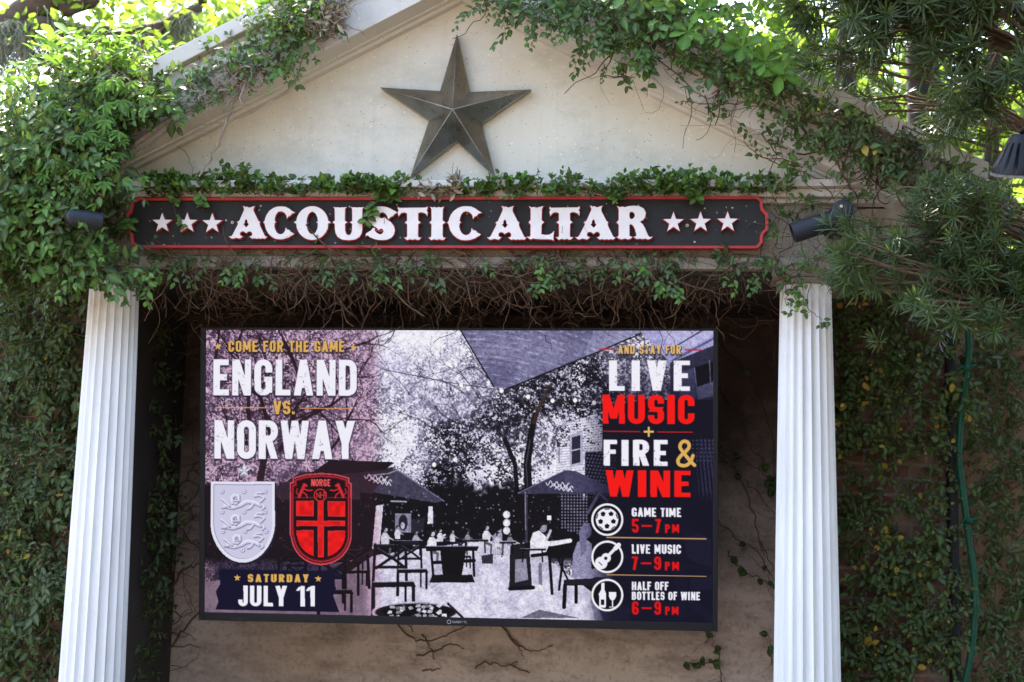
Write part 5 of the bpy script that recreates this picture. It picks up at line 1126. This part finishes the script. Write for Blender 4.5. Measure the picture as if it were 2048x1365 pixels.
# --- vine over the right rake
r = plant('creeping_vine', at(1400, 150, YC - .02), 'dark leafy vine with many brown stems spreading over the right slope of the pediment', 'climbing plant', GI)
up_ = lambda x: 0.5 * (x - 900) - 60
blanket(r, [(940, -40), (1400, -40), (1480, 60), (1620, 170), (1720, 250), (1640, 250), (1520, 190), (1400, 130), (1330, 120), (1260, 90), (1180, 80), (1100, 60), (1040, 40), (950, 20)], 330, YC - .03, .12, .036, 'fig', (.0, .7), (.06, .15), .3, old=90)
blanket(r, [(1060, 40), (1180, 80), (1300, 130), (1400, 150), (1500, 195), (1640, 250), (1800, 330), (1820, 380), (1700, 400), (1620, 380), (1580, 350), (1520, 270), (1400, 215), (1330, 185), (1290, 200), (1230, 150), (1120, 90)], 110, YC - .01, .045, .031, 'fig', (.02, .65), (.05, .12), .45, old=90, name='loose_foliage', clump=(55, 9, .45))
blanket(r, [(1240, -20), (1420, -20), (1440, 30), (1350, 60), (1260, 40)], 26, YC - .12, .08, .05, 'fig', (.4, .95), (.06, .14), .2, kind='obovate', name='large_leaves')
L = Leaves('obovate')
for (cx, cy) in ((1485, 95), (1530, 125), (1560, 150), (1375, 65), (1395, 20)):
    p = at(cx, cy, YC - .22); 
    for k in range(6): a = k * 1.05 + R.rand() * .5; L.add(p, norm((math.cos(a), -.5, math.sin(a) * .8)), norm((math.cos(a) * .2, -1, .45) + rvec(.2)), R.uniform(.05, .085), R.uniform(.4, .95))
L.build('young_leaves', M['bright'], r)
blanket(r, [(1380, -30), (1560, -30), (1600, 90), (1560, 140), (1470, 110), (1400, 40)], 70, YC - .02, .25, .045, 'bright', (.1, .75), (.06, .16), .15, name='young_foliage', kind='obovate')
blanket(r, [(1640, 215), (1720, 235), (1810, 290), (1900, 345), (2010, 385), (2030, 420), (1960, 415), (1860, 385), (1780, 345), (1700, 290)], 120, YS - .01, .1, .033, 'fig_dark', (0, .7), (.05, .14), .4, old=90, name='upper_foliage')
st = []; L = Leaves('ovate')
for px, rr in (([(1280, 60), (1380, 130), (1480, 190), (1560, 225), (1640, 250), (1700, 270), (1745, 300), (1790, 350), (1850, 385)], .009), ([(1600, 235), (1610, 270), (1625, 290), (1670, 320), (1690, 360), (1715, 395)], .0055), ([(1720, 270), (1760, 300), (1800, 330)], .004), ([(1745, 255), (1830, 275), (1900, 300)], .004), ([(1760, 340), (1840, 390), (1900, 395)], .005), ([(1880, 330), (1960, 360), (1990, 350)], .004),
               ([(1250, 90), (1330, 130), (1400, 190), (1430, 200)], .003), ([(1340, 60), (1420, 110), (1490, 150), (1580, 170)], .003), ([(1400, 210), (1490, 205), (1560, 200)], .0022), ([(1590, 230), (1560, 270), (1550, 300), (1570, 320)], .0024), ([(1520, 310), (1560, 330), (1600, 345), (1650, 360)], .0024), ([(1600, 280), (1560, 275)], .002), ([(1550, 350), (1575, 390), (1590, 420)], .002)):
    P = vine_line(st, px, YC - .02, rr, .003); scatter_on(L, st, P, int(len(P) * .32), .031, (.02, .6), (.03, .09))
build_stems(st, 'vine_stems', M['stem'], r, 7); L.build('stem_leaves', M['fig'], r)
# --- sprigs around the right spotlight and over the right column head
r = plant('creeping_vine', at(1610, 560, -.12), 'thin vine with a few leaves dangling over the top of the right column', 'climbing plant', GI); st = []; L = Leaves('ovate')
for px in ([(1600, 400), (1570, 460), (1560, 520), (1575, 560)], [(1610, 520), (1595, 570), (1608, 600), (1588, 625)], [(1590, 560), (1572, 600), (1590, 625)], [(1620, 560), (1615, 610), (1632, 632), (1645, 640)], [(1640, 490), (1600, 540), (1560, 560)], [(1550, 430), (1600, 470), (1640, 500)], [(1530, 380), (1560, 420), (1550, 470)], [(1700, 400), (1660, 410), (1620, 400), (1570, 410)]):
    P = vine_line(st, px, -.13, .0018, .003); scatter_on(L, None, P, 6, .03, (.05, .75), (.02, .05))
for (x, y) in sample([(1545, 400), (1700, 400), (1680, 560), (1570, 560), (1540, 500)], 90):
    p = at(x, y, -.11 - R.uniform(0, .05)); P = [p]; d = rvec(1) * np.array([1, .3, .8])
    for k in range(R.randint(4, 8)): d = norm(d + rvec(.4)); p = p + d * .022; P.append(p)
    st.append((P, R.uniform(.0008, .0018)))
build_stems(st, 'stems', M['dead'], r); L.build('foliage', M['fig'], r)
# --- dead twigs hanging under the lintel
r = plant('dead_vine', at(900, 560, -.06), 'tangle of dry brown vine twigs hanging under the sign along the lintel', 'dry plant', GI); st = []
for (x, y) in sample([(330, 515), (480, 510), (900, 508), (1300, 508), (1560, 515), (1560, 560), (1300, 570), (1000, 570), (700, 575), (480, 565), (300, 560)], 470):
    p = at(x, y, R.uniform(-.135, .06)); P = [p]; d = np.array([R.normal(0, 1.3), R.normal(.1, .3), R.normal(-.15, .35)])
    for k in range(R.randint(4, 11)): d = norm(d + rvec(.3) + (0, 0, -.04)); p = p + d * .03; P.append(p)
    st.append((P, .0007 + .0035 * R.rand() ** 3))
for (x, y) in sample([(300, 560), (1540, 560), (1540, 590), (300, 600)], 180):
    p = at(x, y, R.uniform(-.14, .2)); P = [p]; d = np.array([R.normal(0, .7), R.normal(0, .3), -1])
    for k in range(R.randint(2, 6)): d = norm(d + rvec(.35)); p = p + d * .026; P.append(p)
    st.append((P, R.uniform(.0007, .0017)))
for (x, y) in sample([(290, 560), (1550, 560), (1550, 640), (290, 640)], 420):
    p = at(x, y, R.uniform(.15, .9)); p[2] = 2.54 - abs(R.normal(0, .06)); P = [p]; d = rvec(1) * (1, 1, .4)
    for k in range(R.randint(4, 11)): d = norm(d + rvec(.4) + (0, 0, -.1)); p = p + d * .03; p[2] = min(p[2], 2.555); P.append(p)
    st.append((P, R.uniform(.001, .0022)))
for px in ([(520, 545), (560, 558), (620, 575), (680, 565), (695, 570)], [(580, 560), (600, 580), (630, 590)], [(870, 590), (880, 620), (875, 650)], [(1020, 580), (1018, 620), (1005, 660)], [(1070, 560), (1090, 585), (1130, 600)], [(1150, 628), (1190, 632), (1210, 615)], [(1295, 590), (1310, 630), (1330, 660)], [(1390, 590), (1370, 620)], [(1430, 600), (1435, 650), (1450, 680)], [(1560, 580), (1545, 600)], [(310, 600), (320, 640), (300, 690)], [(330, 590), (332, 640)]):
    vine_line(st, px, -.06, .0032 if px[0][0] == 520 else .0018, .003)
build_stems(st, 'twigs', M['dead'], r, 4)
L = Leaves('ovate')
for (cx, cy, n) in ((505, 545, 10), (300, 540, 14), (340, 555, 8), (490, 560, 6), (940, 540, 5), (1060, 565, 8), (1110, 545, 9), (1270, 525, 10), (1300, 560, 15), (1330, 570, 10), (1245, 540, 7), (1480, 560, 7), (1500, 530, 8), (760, 545, 6), (780, 565, 4), (640, 560, 3), (1410, 560, 5)):
    for _ in range(max(1, n // 3)): sprig(L, None, at(cx + R.normal(0, 12), cy - 14 + R.normal(0, 8), -.17), (R.normal(0, .6), -.3, -.8), (0, -1, .3), .07, .033, (.1, .8), .4)
L.build('foliage', M['fig'], r)
r = plant('creeping_vine', at(900, 530, -.11), 'dark scattered vine leaves clinging to the beam just below the sign', 'climbing plant', GI)
blanket(r, [(330, 506), (1560, 506), (1570, 545), (320, 550)], 150, -.108, .028, .031, 'fig_dark', (.0, .6), (.03, .09), .5, old=330, clump=(45, 21, .3))
# --- vines on the alcove walls
r = plant('dead_vine', at(330, 1365, BWY - .02) * np.array([1, 1, 0]), 'dark leafless vine on the shaded wall between the left column and the television', 'dry plant', GI); st = []; L = Leaves('ovate')
for px, rr in (([(300, 1420), (315, 1300), (330, 1200), (345, 1100), (330, 1000), (350, 900), (330, 780), (345, 660), (335, 590)], .02), ([(330, 1200), (360, 1150), (395, 1130), (450, 1120)], .006), ([(310, 1365), (345, 1290), (385, 1240), (420, 1200)], .006), ([(340, 1100), (365, 1085), (400, 1080)], .005), ([(335, 1000), (360, 970), (385, 940), (400, 900)], .004), ([(345, 900), (365, 860), (400, 830), (430, 800)], .004), ([(340, 1000), (370, 1020), (400, 1010)], .004), ([(345, 860), (380, 850), (400, 860)], .003), ([(335, 1060), (365, 1050), (400, 1040)], .003), ([(320, 760), (350, 720), (400, 700)], .005), ([(330, 690), (380, 670), (430, 640)], .004), ([(345, 1250), (370, 1230), (390, 1225)], .0025)):
    P = vine_line(st, px, BWY - .03, rr, .006)
    for _ in range(len(P) // 2):
        p = P[R.randint(len(P))]; Q = [p]; d = np.array([R.normal(.3, .7), -.1, R.normal(.1, .7)])
        for k in range(R.randint(3, 9)): d = norm(d + rvec(.4) * np.array([1, .2, 1])); p = p + d * .026; Q.append(p)
        st.append((Q, R.uniform(.0012, .003)))
build_stems(st, 'stems', M['stem'], r, 5)
blanket(r, [(285, 600), (335, 600), (330, 900), (320, 1200), (290, 1365), (255, 1400), (270, 1000)], 420, BWY - .04, .4, .034, 'fig_dark', (0, .3), (.05, .12), .5, front_tint=0)
r = plant('dead_vine', at(1000, 1365, BWY - .01), 'bare brown vine runners on the wall just below the television', 'dry plant', GI); st = []
for px in ([(790, 1240), (820, 1275), (855, 1282), (900, 1265), (935, 1250)], [(845, 1270), (858, 1290), (870, 1320)], [(830, 1312), (870, 1302), (900, 1290), (928, 1296)], [(995, 1245), (1020, 1270), (1040, 1300), (1046, 1314)], [(1000, 1250), (1035, 1292), (1070, 1304), (1104, 1292)], [(950, 1335), (975, 1325), (1010, 1332), (1038, 1322)], [(1015, 1330), (1060, 1345)], [(845, 1340), (880, 1338)], [(800, 1245), (812, 1250), (830, 1262)], [(1040, 1365), (1090, 1372), (1130, 1368)]):
    vine_line(st, px, BWY - .012, .0036, .004)
build_stems(st, 'stems', M['stem'], r, 6)
r = plant('creeping_vine', at(1530, 1365, BWY - .01) * np.array([1, 1, 0]), 'thin brown runners with scattered leaves on the wall between the television and the right column', 'climbing plant', GI); st = []; L = Leaves('round')
for px, n in (([(1430, 900), (1470, 940), (1510, 980), (1560, 1040)], 2), ([(1470, 930), (1500, 1000), (1520, 1080), (1550, 1140)], 1), ([(1435, 1045), (1480, 1080), (1520, 1110), (1550, 1170)], 3), ([(1455, 1100), (1470, 1125), (1500, 1150), (1530, 1160), (1550, 1180)], 7), ([(1430, 900), (1480, 915), (1530, 950), (1545, 975)], 6), ([(1450, 1380), (1440, 1330), (1430, 1290), (1415, 1265)], 6), ([(1440, 1335), (1410, 1325), (1365, 1330)], 9), ([(1545, 1330), (1540, 1300), (1535, 1270)], 3), ([(1440, 700), (1500, 760), (1540, 860), (1550, 960)], 3), ([(1440, 660), (1480, 700), (1530, 720), (1560, 760)], 2), ([(1440, 780), (1480, 840), (1500, 900), (1540, 930)], 2)):
    P = vine_line(st, px, BWY - .02, .0028, .005)
    for k in range(n):
        p = P[R.randint(len(P))]; L.add(p, norm((R.normal(0, .7), -.4, R.normal(-.3, .5))), norm((R.normal(0, .3), -1, .2)), R.uniform(.026, .042), R.uniform(.2, .96))
    for _ in range(len(P) // 3):
        p = P[R.randint(len(P))]; Q = [p]; d = np.array([R.normal(0, .7), 0, R.normal(0, .7)])
        for k in range(R.randint(3, 7)): d = norm(d + rvec(.4) * np.array([1, .1, 1])); p = p + d * .02; Q.append(p)
        st.append((Q, R.uniform(.0006, .0014)))
build_stems(st, 'stems', M['stem'], r, 5); L.build('foliage', M['fig_dark'], r)
# --- ivy on the brick and on the far right wall
r = plant('ivy', at(1780, 1400, .6) * np.array([1, 1, 0]), 'sparse dark ivy with yellow leaves creeping over the brick wall right of the right column', 'climbing plant', GI)
blanket(r, [(1640, 600), (1910, 600), (1905, 1420), (1640, 1420)], 620, .6, .07, .033, 'fig_yel', (.02, .8), (.06, .2), .4, old=120, kind='round', clump=(60, 12, .31), front_tint=.12)
r = plant('ivy', at(2010, 1400, .72) * np.array([1, 1, 0]), 'dark ivy on the peach wall at the right edge, behind the green hose', 'climbing plant', GI)
blanket(r, [(1945, 560), (2120, 560), (2120, 1420), (1950, 1420)], 460, .72, .1, .034, 'fig_yel', (.0, .6), (.06, .2), .4, old=120, clump=(50, 15, .16), front_tint=.05)

# ---------------------------------------------------------------- podocarpus branches at the right
r = plant('podocarpus', (2.35, -.25, 0), 'dark needle leaved podocarpus reaching in from the right over the cornice and the right column', 'shrub')
L = Leaves('needle'); st = []
def whorl(p, d, n, s, tint):
    d = norm(d); u = norm(np.cross(d, (0.3, 0.9, 0.2))); w = np.cross(d, u)
    for k in range(n):
        a = k * 2.399 + R.rand() * .3; f = k / n; ang = 1.35 - 1.0 * f + R.normal(0, .1); ld = norm(d * math.cos(ang) + (u * math.cos(a) + w * math.sin(a)) * math.sin(ang) + np.array([0, 0, -.12]))
        L.add(p + d * (f - .75) * s * .9, ld, norm(d * 1.2 + rvec(.15) - ld * .2), s * R.uniform(.75, 1.1) * (1 - .3 * f), float(np.clip(tint + R.normal(0, .1) + .25 * f, 0, .945 if R.rand() > .006 else 1)))
def limb(A, B, r0, n=6, sag=.06):
    P = [A + (B - A) * i / n + np.array([0, 0, sag * math.sin(math.pi * i / n)]) + rvec(.012) for i in range(n + 1)]; st.append((P, [r0 * (1 - .6 * i / n) for i in range(n + 1)])); return P
trunk = list(limb(np.array([2.35, -.25, 0]), np.array([2.2, -.3, 2.5]), .05, 8, 0)); trunk = trunk + limb(trunk[-1], np.array([2.05, -.45, 4.2]), .034, 8, 0)
def bough(px, Y, ntip, spread, tint, s=(.068, .1), org=None):
    ends = [at(x, y, Y + R.uniform(-.12, .12)) for x, y in px]
    for e in ends:
        o_ = min(trunk, key=lambda q: np.linalg.norm(q - (e + np.array([.5, .1, -.25])))) if org is None else org
        P = limb(o_, e, .009)
        for _ in range(ntip):
            q = e + rvec(spread) * np.array([1, .8, .8]); b = P[R.randint(3, len(P))]; 
            if R.rand() < .7: st.append(([b, (b + q) / 2 + rvec(.01), q], .0022))
            whorl(q, norm(q - b) + np.array([-.15, -.5, .3]) + rvec(.35), R.randint(22, 34), R.uniform(*s), R.uniform(*tint))
G = lambda poly, n: sample(poly, n)
bough(G([(1670, -60), (1800, -60), (2080, -60), (2080, 230), (1960, 215), (1880, 180), (1770, 150), (1700, 100)], 36), -.55, 6, .085, (0, .4))
bough(G([(1740, 465), (1780, 440), (1860, 420), (1930, 440), (2000, 500), (2080, 500), (2080, 640), (1960, 600), (1880, 555), (1760, 530), (1720, 520)], 36), -.5, 5, .075, (.15, .75), (.05, .072))
bough([(1700, 455), (1690, 510), (1715, 480), (1700, 520), (1735, 500), (1750, 550), (1690, 560), (1810, 590), (1920, 620), (1960, 600), (2000, 650), (2040, 620), (1880, 610), (1835, 600), (1850, 385), (1870, 400), (1900, 440), (1940, 420), (1960, 400), (1990, 410), (1920, 390), (1985, 545), (1930, 530)], -.62, 4, .05, (.35, .9), (.05, .072))
bough([(1600, 20), (1640, 60), (1590, -20), (1620, 120), (1660, 110)], -.5, 3, .06, (.05, .4))
bough(G([(1700, 180), (1800, 200), (1870, 250), (1850, 330), (1780, 270)], 6), -.2, 3, .07, (.1, .5))
bough(G([(1900, 420), (1980, 400), (1980, 460), (1950, 460)], 3), -.3, 4, .07, (0, .4))
L.build('foliage', M['podo'], r); build_stems(st, 'branches', M['stem'], r, 6)

# ---------------------------------------------------------------- trees behind the temple
def tree(label, x, y, h, rad, cz, nl, leaf, mat='backleaf', tint=(.1, 1), bark='bark', tr=.2, ncl=42, limbs=7, squash=.75, cat='tree', seed=1):
    global R
    keep = R; R = np.random.RandomState(seed)
    root = empty('tree', (x, y, 0), label, cat, 'trees behind the temple front'); st = []
    b = np.array([x, y, 0.0]); top = np.array([x + R.normal(0, .3), y + R.normal(0, .3), cz]); P = [b + (top - b) * i / 8 + rvec(.05) * (i > 0) for i in range(9)]
    m = MB(); m.tube(P, [tr * (1 - .6 * i / 8) for i in range(9)], 12); 
    cl = []
    for k in range(ncl):
        d = norm(rvec(1)); q = np.array([x, y, cz]) + d * rad * np.array([1, 1, squash]) * R.uniform(.35, 1.0); cl.append(q)
    for q in cl[:limbs * 3]:
        o_ = P[R.randint(4, 9)]; mid = (o_ + q) / 2 + rvec(.15) + np.array([0, 0, .12 * rad]); S_ = spline([o_, mid, q], 4); m.tube(S_, [tr * .32 * (1 - .8 * i / len(S_)) for i in range(len(S_))], 6)
    m.build('trunk', M[bark], root, smooth=True, fix=False)
    L = Leaves('simple')
    for _ in range(nl):
        c = cl[R.randint(ncl)]; p = c + rvec(rad * .17) ; L.add(p, norm(rvec(1) + (0, 0, -.35)), norm(rvec(.7) + np.array([0, 0, 1.0])), leaf * R.uniform(.7, 1.25), R.uniform(*tint))
    L.build('crown', M[mat], root); R = keep; return root
tree('bright green tree far behind the left corner of the pediment', -2.6, 7.0, 8, 1.9, 4.9, 6500, .15, seed=11, ncl=50)
tree('leafy yellow green tree behind the top left, half hidden by mossy oak limbs', -.9, 9.5, 8, 2.0, 6.3, 6000, .16, seed=12, ncl=46)
tree('sunlit green tree straight behind the right slope of the pediment', 2.3, 8.0, 8, 1.7, 5.4, 6000, .15, seed=13, ncl=36)
tree('tall sunlit tree behind the podocarpus at the right edge', 4.6, 9.0, 9, 2.2, 5.0, 7000, .16, seed=14, ncl=56)
tree('low bright tree behind the right end of the cornice', 3.4, 6.0, 5, 1.3, 3.2, 5000, .12, seed=15, ncl=40)
tree('dense green tree right behind the mossy oak limbs at the top left', -2.0, 7.5, 7, 1.5, 5.6, 5200, .13, seed=17, ncl=44, tint=(0, .6))
tree('low leafy tree behind the ivy at the left edge', -3.6, 5.0, 5, 1.3, 3.0, 4600, .12, seed=16, ncl=40)
# dark trunks seen through the leaves on the right
def bare_trunk(label, px, Y, r0, moss):
    P = [at(x, y, Y) for x, y in px]; b = P[0].copy(); b[2] = 0; root = empty('bare_tree', tuple(b), label, 'tree', 'dark trunks behind the right cornice'); m = MB()
    m.tube([b] + P, [r0 * 1.3] + [r0 * (1 - .1 * i) for i in range(len(P))], 14); m.build('trunk', M['darkbark'], root, smooth=True, fix=False); return root
bare_trunk('slim dark trunk behind the right slope of the pediment', [(1695, 260), (1690, 140), (1700, 20), (1705, -120)], 3.4, .07, 0)
bare_trunk('thick dark trunk behind the podocarpus, right of the slim one', [(1850, 420), (1852, 280), (1845, 120), (1850, -120)], 4.2, .13, 0)
bare_trunk('dark trunk at the right edge behind the ribbed lamp', [(1985, 520), (1982, 330), (1990, 160), (1985, -120)], 3.6, .05, 0)
# mossy oak limbs top left
root = empty('oak_tree', (-3.4, 3.4, 0), 'old oak with thick mossy limbs reaching across the top left corner', 'tree', 'trees behind the temple front'); m = MB(); Q0 = np.array([-3.4, 3.4, 0.0])
def ol(px, Y, r0, r1): P = spline([at(x, y, d) for (x, y), d in zip(px, Y)], 5); P = [p + rvec(.012) for p in P]; m.tube(P, [r0 + (r1 - r0) * i / len(P) for i in range(len(P))], 12); return P
m.tube([Q0, Q0 + (.05, 0, 1.5), Q0 + (0.1, 0, 3.0), at(-120, 150, 3.4)], [.3, .25, .2, .16], 14)
la = ol([(-120, 150), (-20, 80), (60, 25), (130, -40), (200, -120)], [3.4] * 5, .14, .075); lb = ol([(60, 60), (200, 70), (300, 62), (380, 25), (430, -40)], [3.3, 3.6, 3.8, 4, 4.1], .075, .03); lc = ol([(20, 75), (80, 120), (160, 130), (260, 150)], [3.4, 3.4, 3.5, 3.6], .05, .02); ld_ = ol([(120, 20), (170, 12), (230, -40)], [3.4, 3.5, 3.6], .05, .03)
m.build('trunk', M['bark'], root, smooth=True, fix=False)
L = Leaves('simple')
for P, k in ((lb, 420), (ld_, 200), (lc, 120)):
    for _ in range(k): p = P[R.randint(len(P))] + rvec(.22) + (0, 0, .05); L.add(p, norm(rvec(1)), norm(rvec(.7) + (0, 0, 1)), R.uniform(.05, .09), R.uniform(0, 1))
for _ in range(5200):      # unseen canopy, added overhead to keep sun off the temple front
    p = np.array([R.uniform(-1.0, 4.6), R.uniform(-.4, 4.2), 0]); p[2] = 6.2 + .45 * p[1] + R.normal(0, .35); L.add(p, norm(rvec(1)), norm(rvec(.7) + (0, 0, 1)), R.uniform(.14, .24), R.uniform(0, 1))
L.build('crown', M['backleaf'], root)
def moss(label, pts, Y, w, ln, n):
    rt = empty('spanish_moss', at(*pts[0], Y), label, 'hanging moss', 'grey moss hanging from the oak limbs'); st = []
    for _ in range(n):
        i = R.rand() * (len(pts) - 1); a, b = pts[int(i)], pts[int(i) + 1] ; f = i - int(i); p = at(a[0] + (b[0] - a[0]) * f, a[1] + (b[1] - a[1]) * f, Y + R.normal(0, w)); P = [p]; d = np.array([R.normal(0, .5), R.normal(0, .5), -.6])
        for k in range(int(R.uniform(.35, 1) * ln / .045)): d = norm(d * .55 + rvec(.42) + (0, 0, -.5)); p = p + d * .045; P.append(p)
        if len(P) > 2: st.append((P, R.uniform(.0018, .0036)))
    build_stems(st, 'strands', M['moss'], rt, 3)
moss('long grey moss curtain under the thick oak limb in the top left corner', [(-40, 60), (20, 40), (70, 45)], 3.35, .08, .75, 420)
moss('grey moss tuft hanging below the middle of the oak limb', [(190, 70), (250, 70), (300, 66)], 3.75, .08, .5, 240)
moss('wide grey moss veil behind the bright shoots at the top left', [(80, 10), (130, 40), (190, 55)], 3.6, .12, .6, 320)
moss('grey moss tuft at the thin end of the oak limb beside the pediment', [(330, 45), (385, 22)], 3.95, .06, .55, 240)

# ---------------------------------------------------------------- unseen house and trees, added out of view to block low sky
def house():
    root = empty('blocker_house', (0, -17, 0), 'unseen grey clapboard house added opposite the temple front to block low sky light', 'house')
    t = NT('blocker_house_clapboard'); v = t.coord(); wv = t.new('ShaderNodeTexWave', bands_direction='Z', Scale=3.2, wave_profile='SAW'); t.l(v, wv.inputs['Vector'])
    t.l(t.ramp(t.noise(v, 4), [(0.3, (0.16, 0.165, 0.16)), (0.7, (0.22, 0.225, 0.22))]), t.p.inputs['Base Color']); t.bump(wv.outputs[1], .5, .02); t.set(Roughness=.8)
    rt = plain('blocker_house_shingle', (0.07, 0.07, 0.075), .9, .3)
    m = MB(); m.box(-11, 11, -8, 0, 0, 6.2); m.build('wall', t.m, root).location = (0, -17, 0)
    m = MB(); m.add([(-11.5, .5, 6.1), (11.5, .5, 6.1), (11.5, -4, 8.8), (-11.5, -4, 8.8), (-11.5, -8.5, 6.1), (11.5, -8.5, 6.1)], [(0, 1, 2, 3), (3, 2, 5, 4), (0, 3, 4), (1, 5, 2)]); m.build('blocker_roof', rt, root).location = (0, -17, 0)
    for z in (1.0, 4.0):
        for k in range(7):
            x = -9 + 3 * k; m = MB(); m.box(x - .5, x + .5, .002, .06, z, z + 1.6); w_ = m.build('window', M['column'], root); w_.location = (0, -17, 0)
            m = MB(); m.box(x - .42, x + .42, .061, .07, z + .08, z + 1.52); g = m.build('pane', M['lens'], w_); g.matrix_parent_inverse.identity()
house()  # unseen, added to block low sky
for i, (x, y, h) in enumerate(((6.5, -2.6, 3.6), (7.0, -6.5, 3.8), (7.0, -11, 3.6))):  # added on this side only, to cut sky light from the right
    tree('dense dark unseen tree added right of the courtyard to block sky light', x, y, 8, 2.7, h, 2800, .34, 'fig', (0, .6), seed=30 + i, ncl=60, tr=.2, squash=1.3)
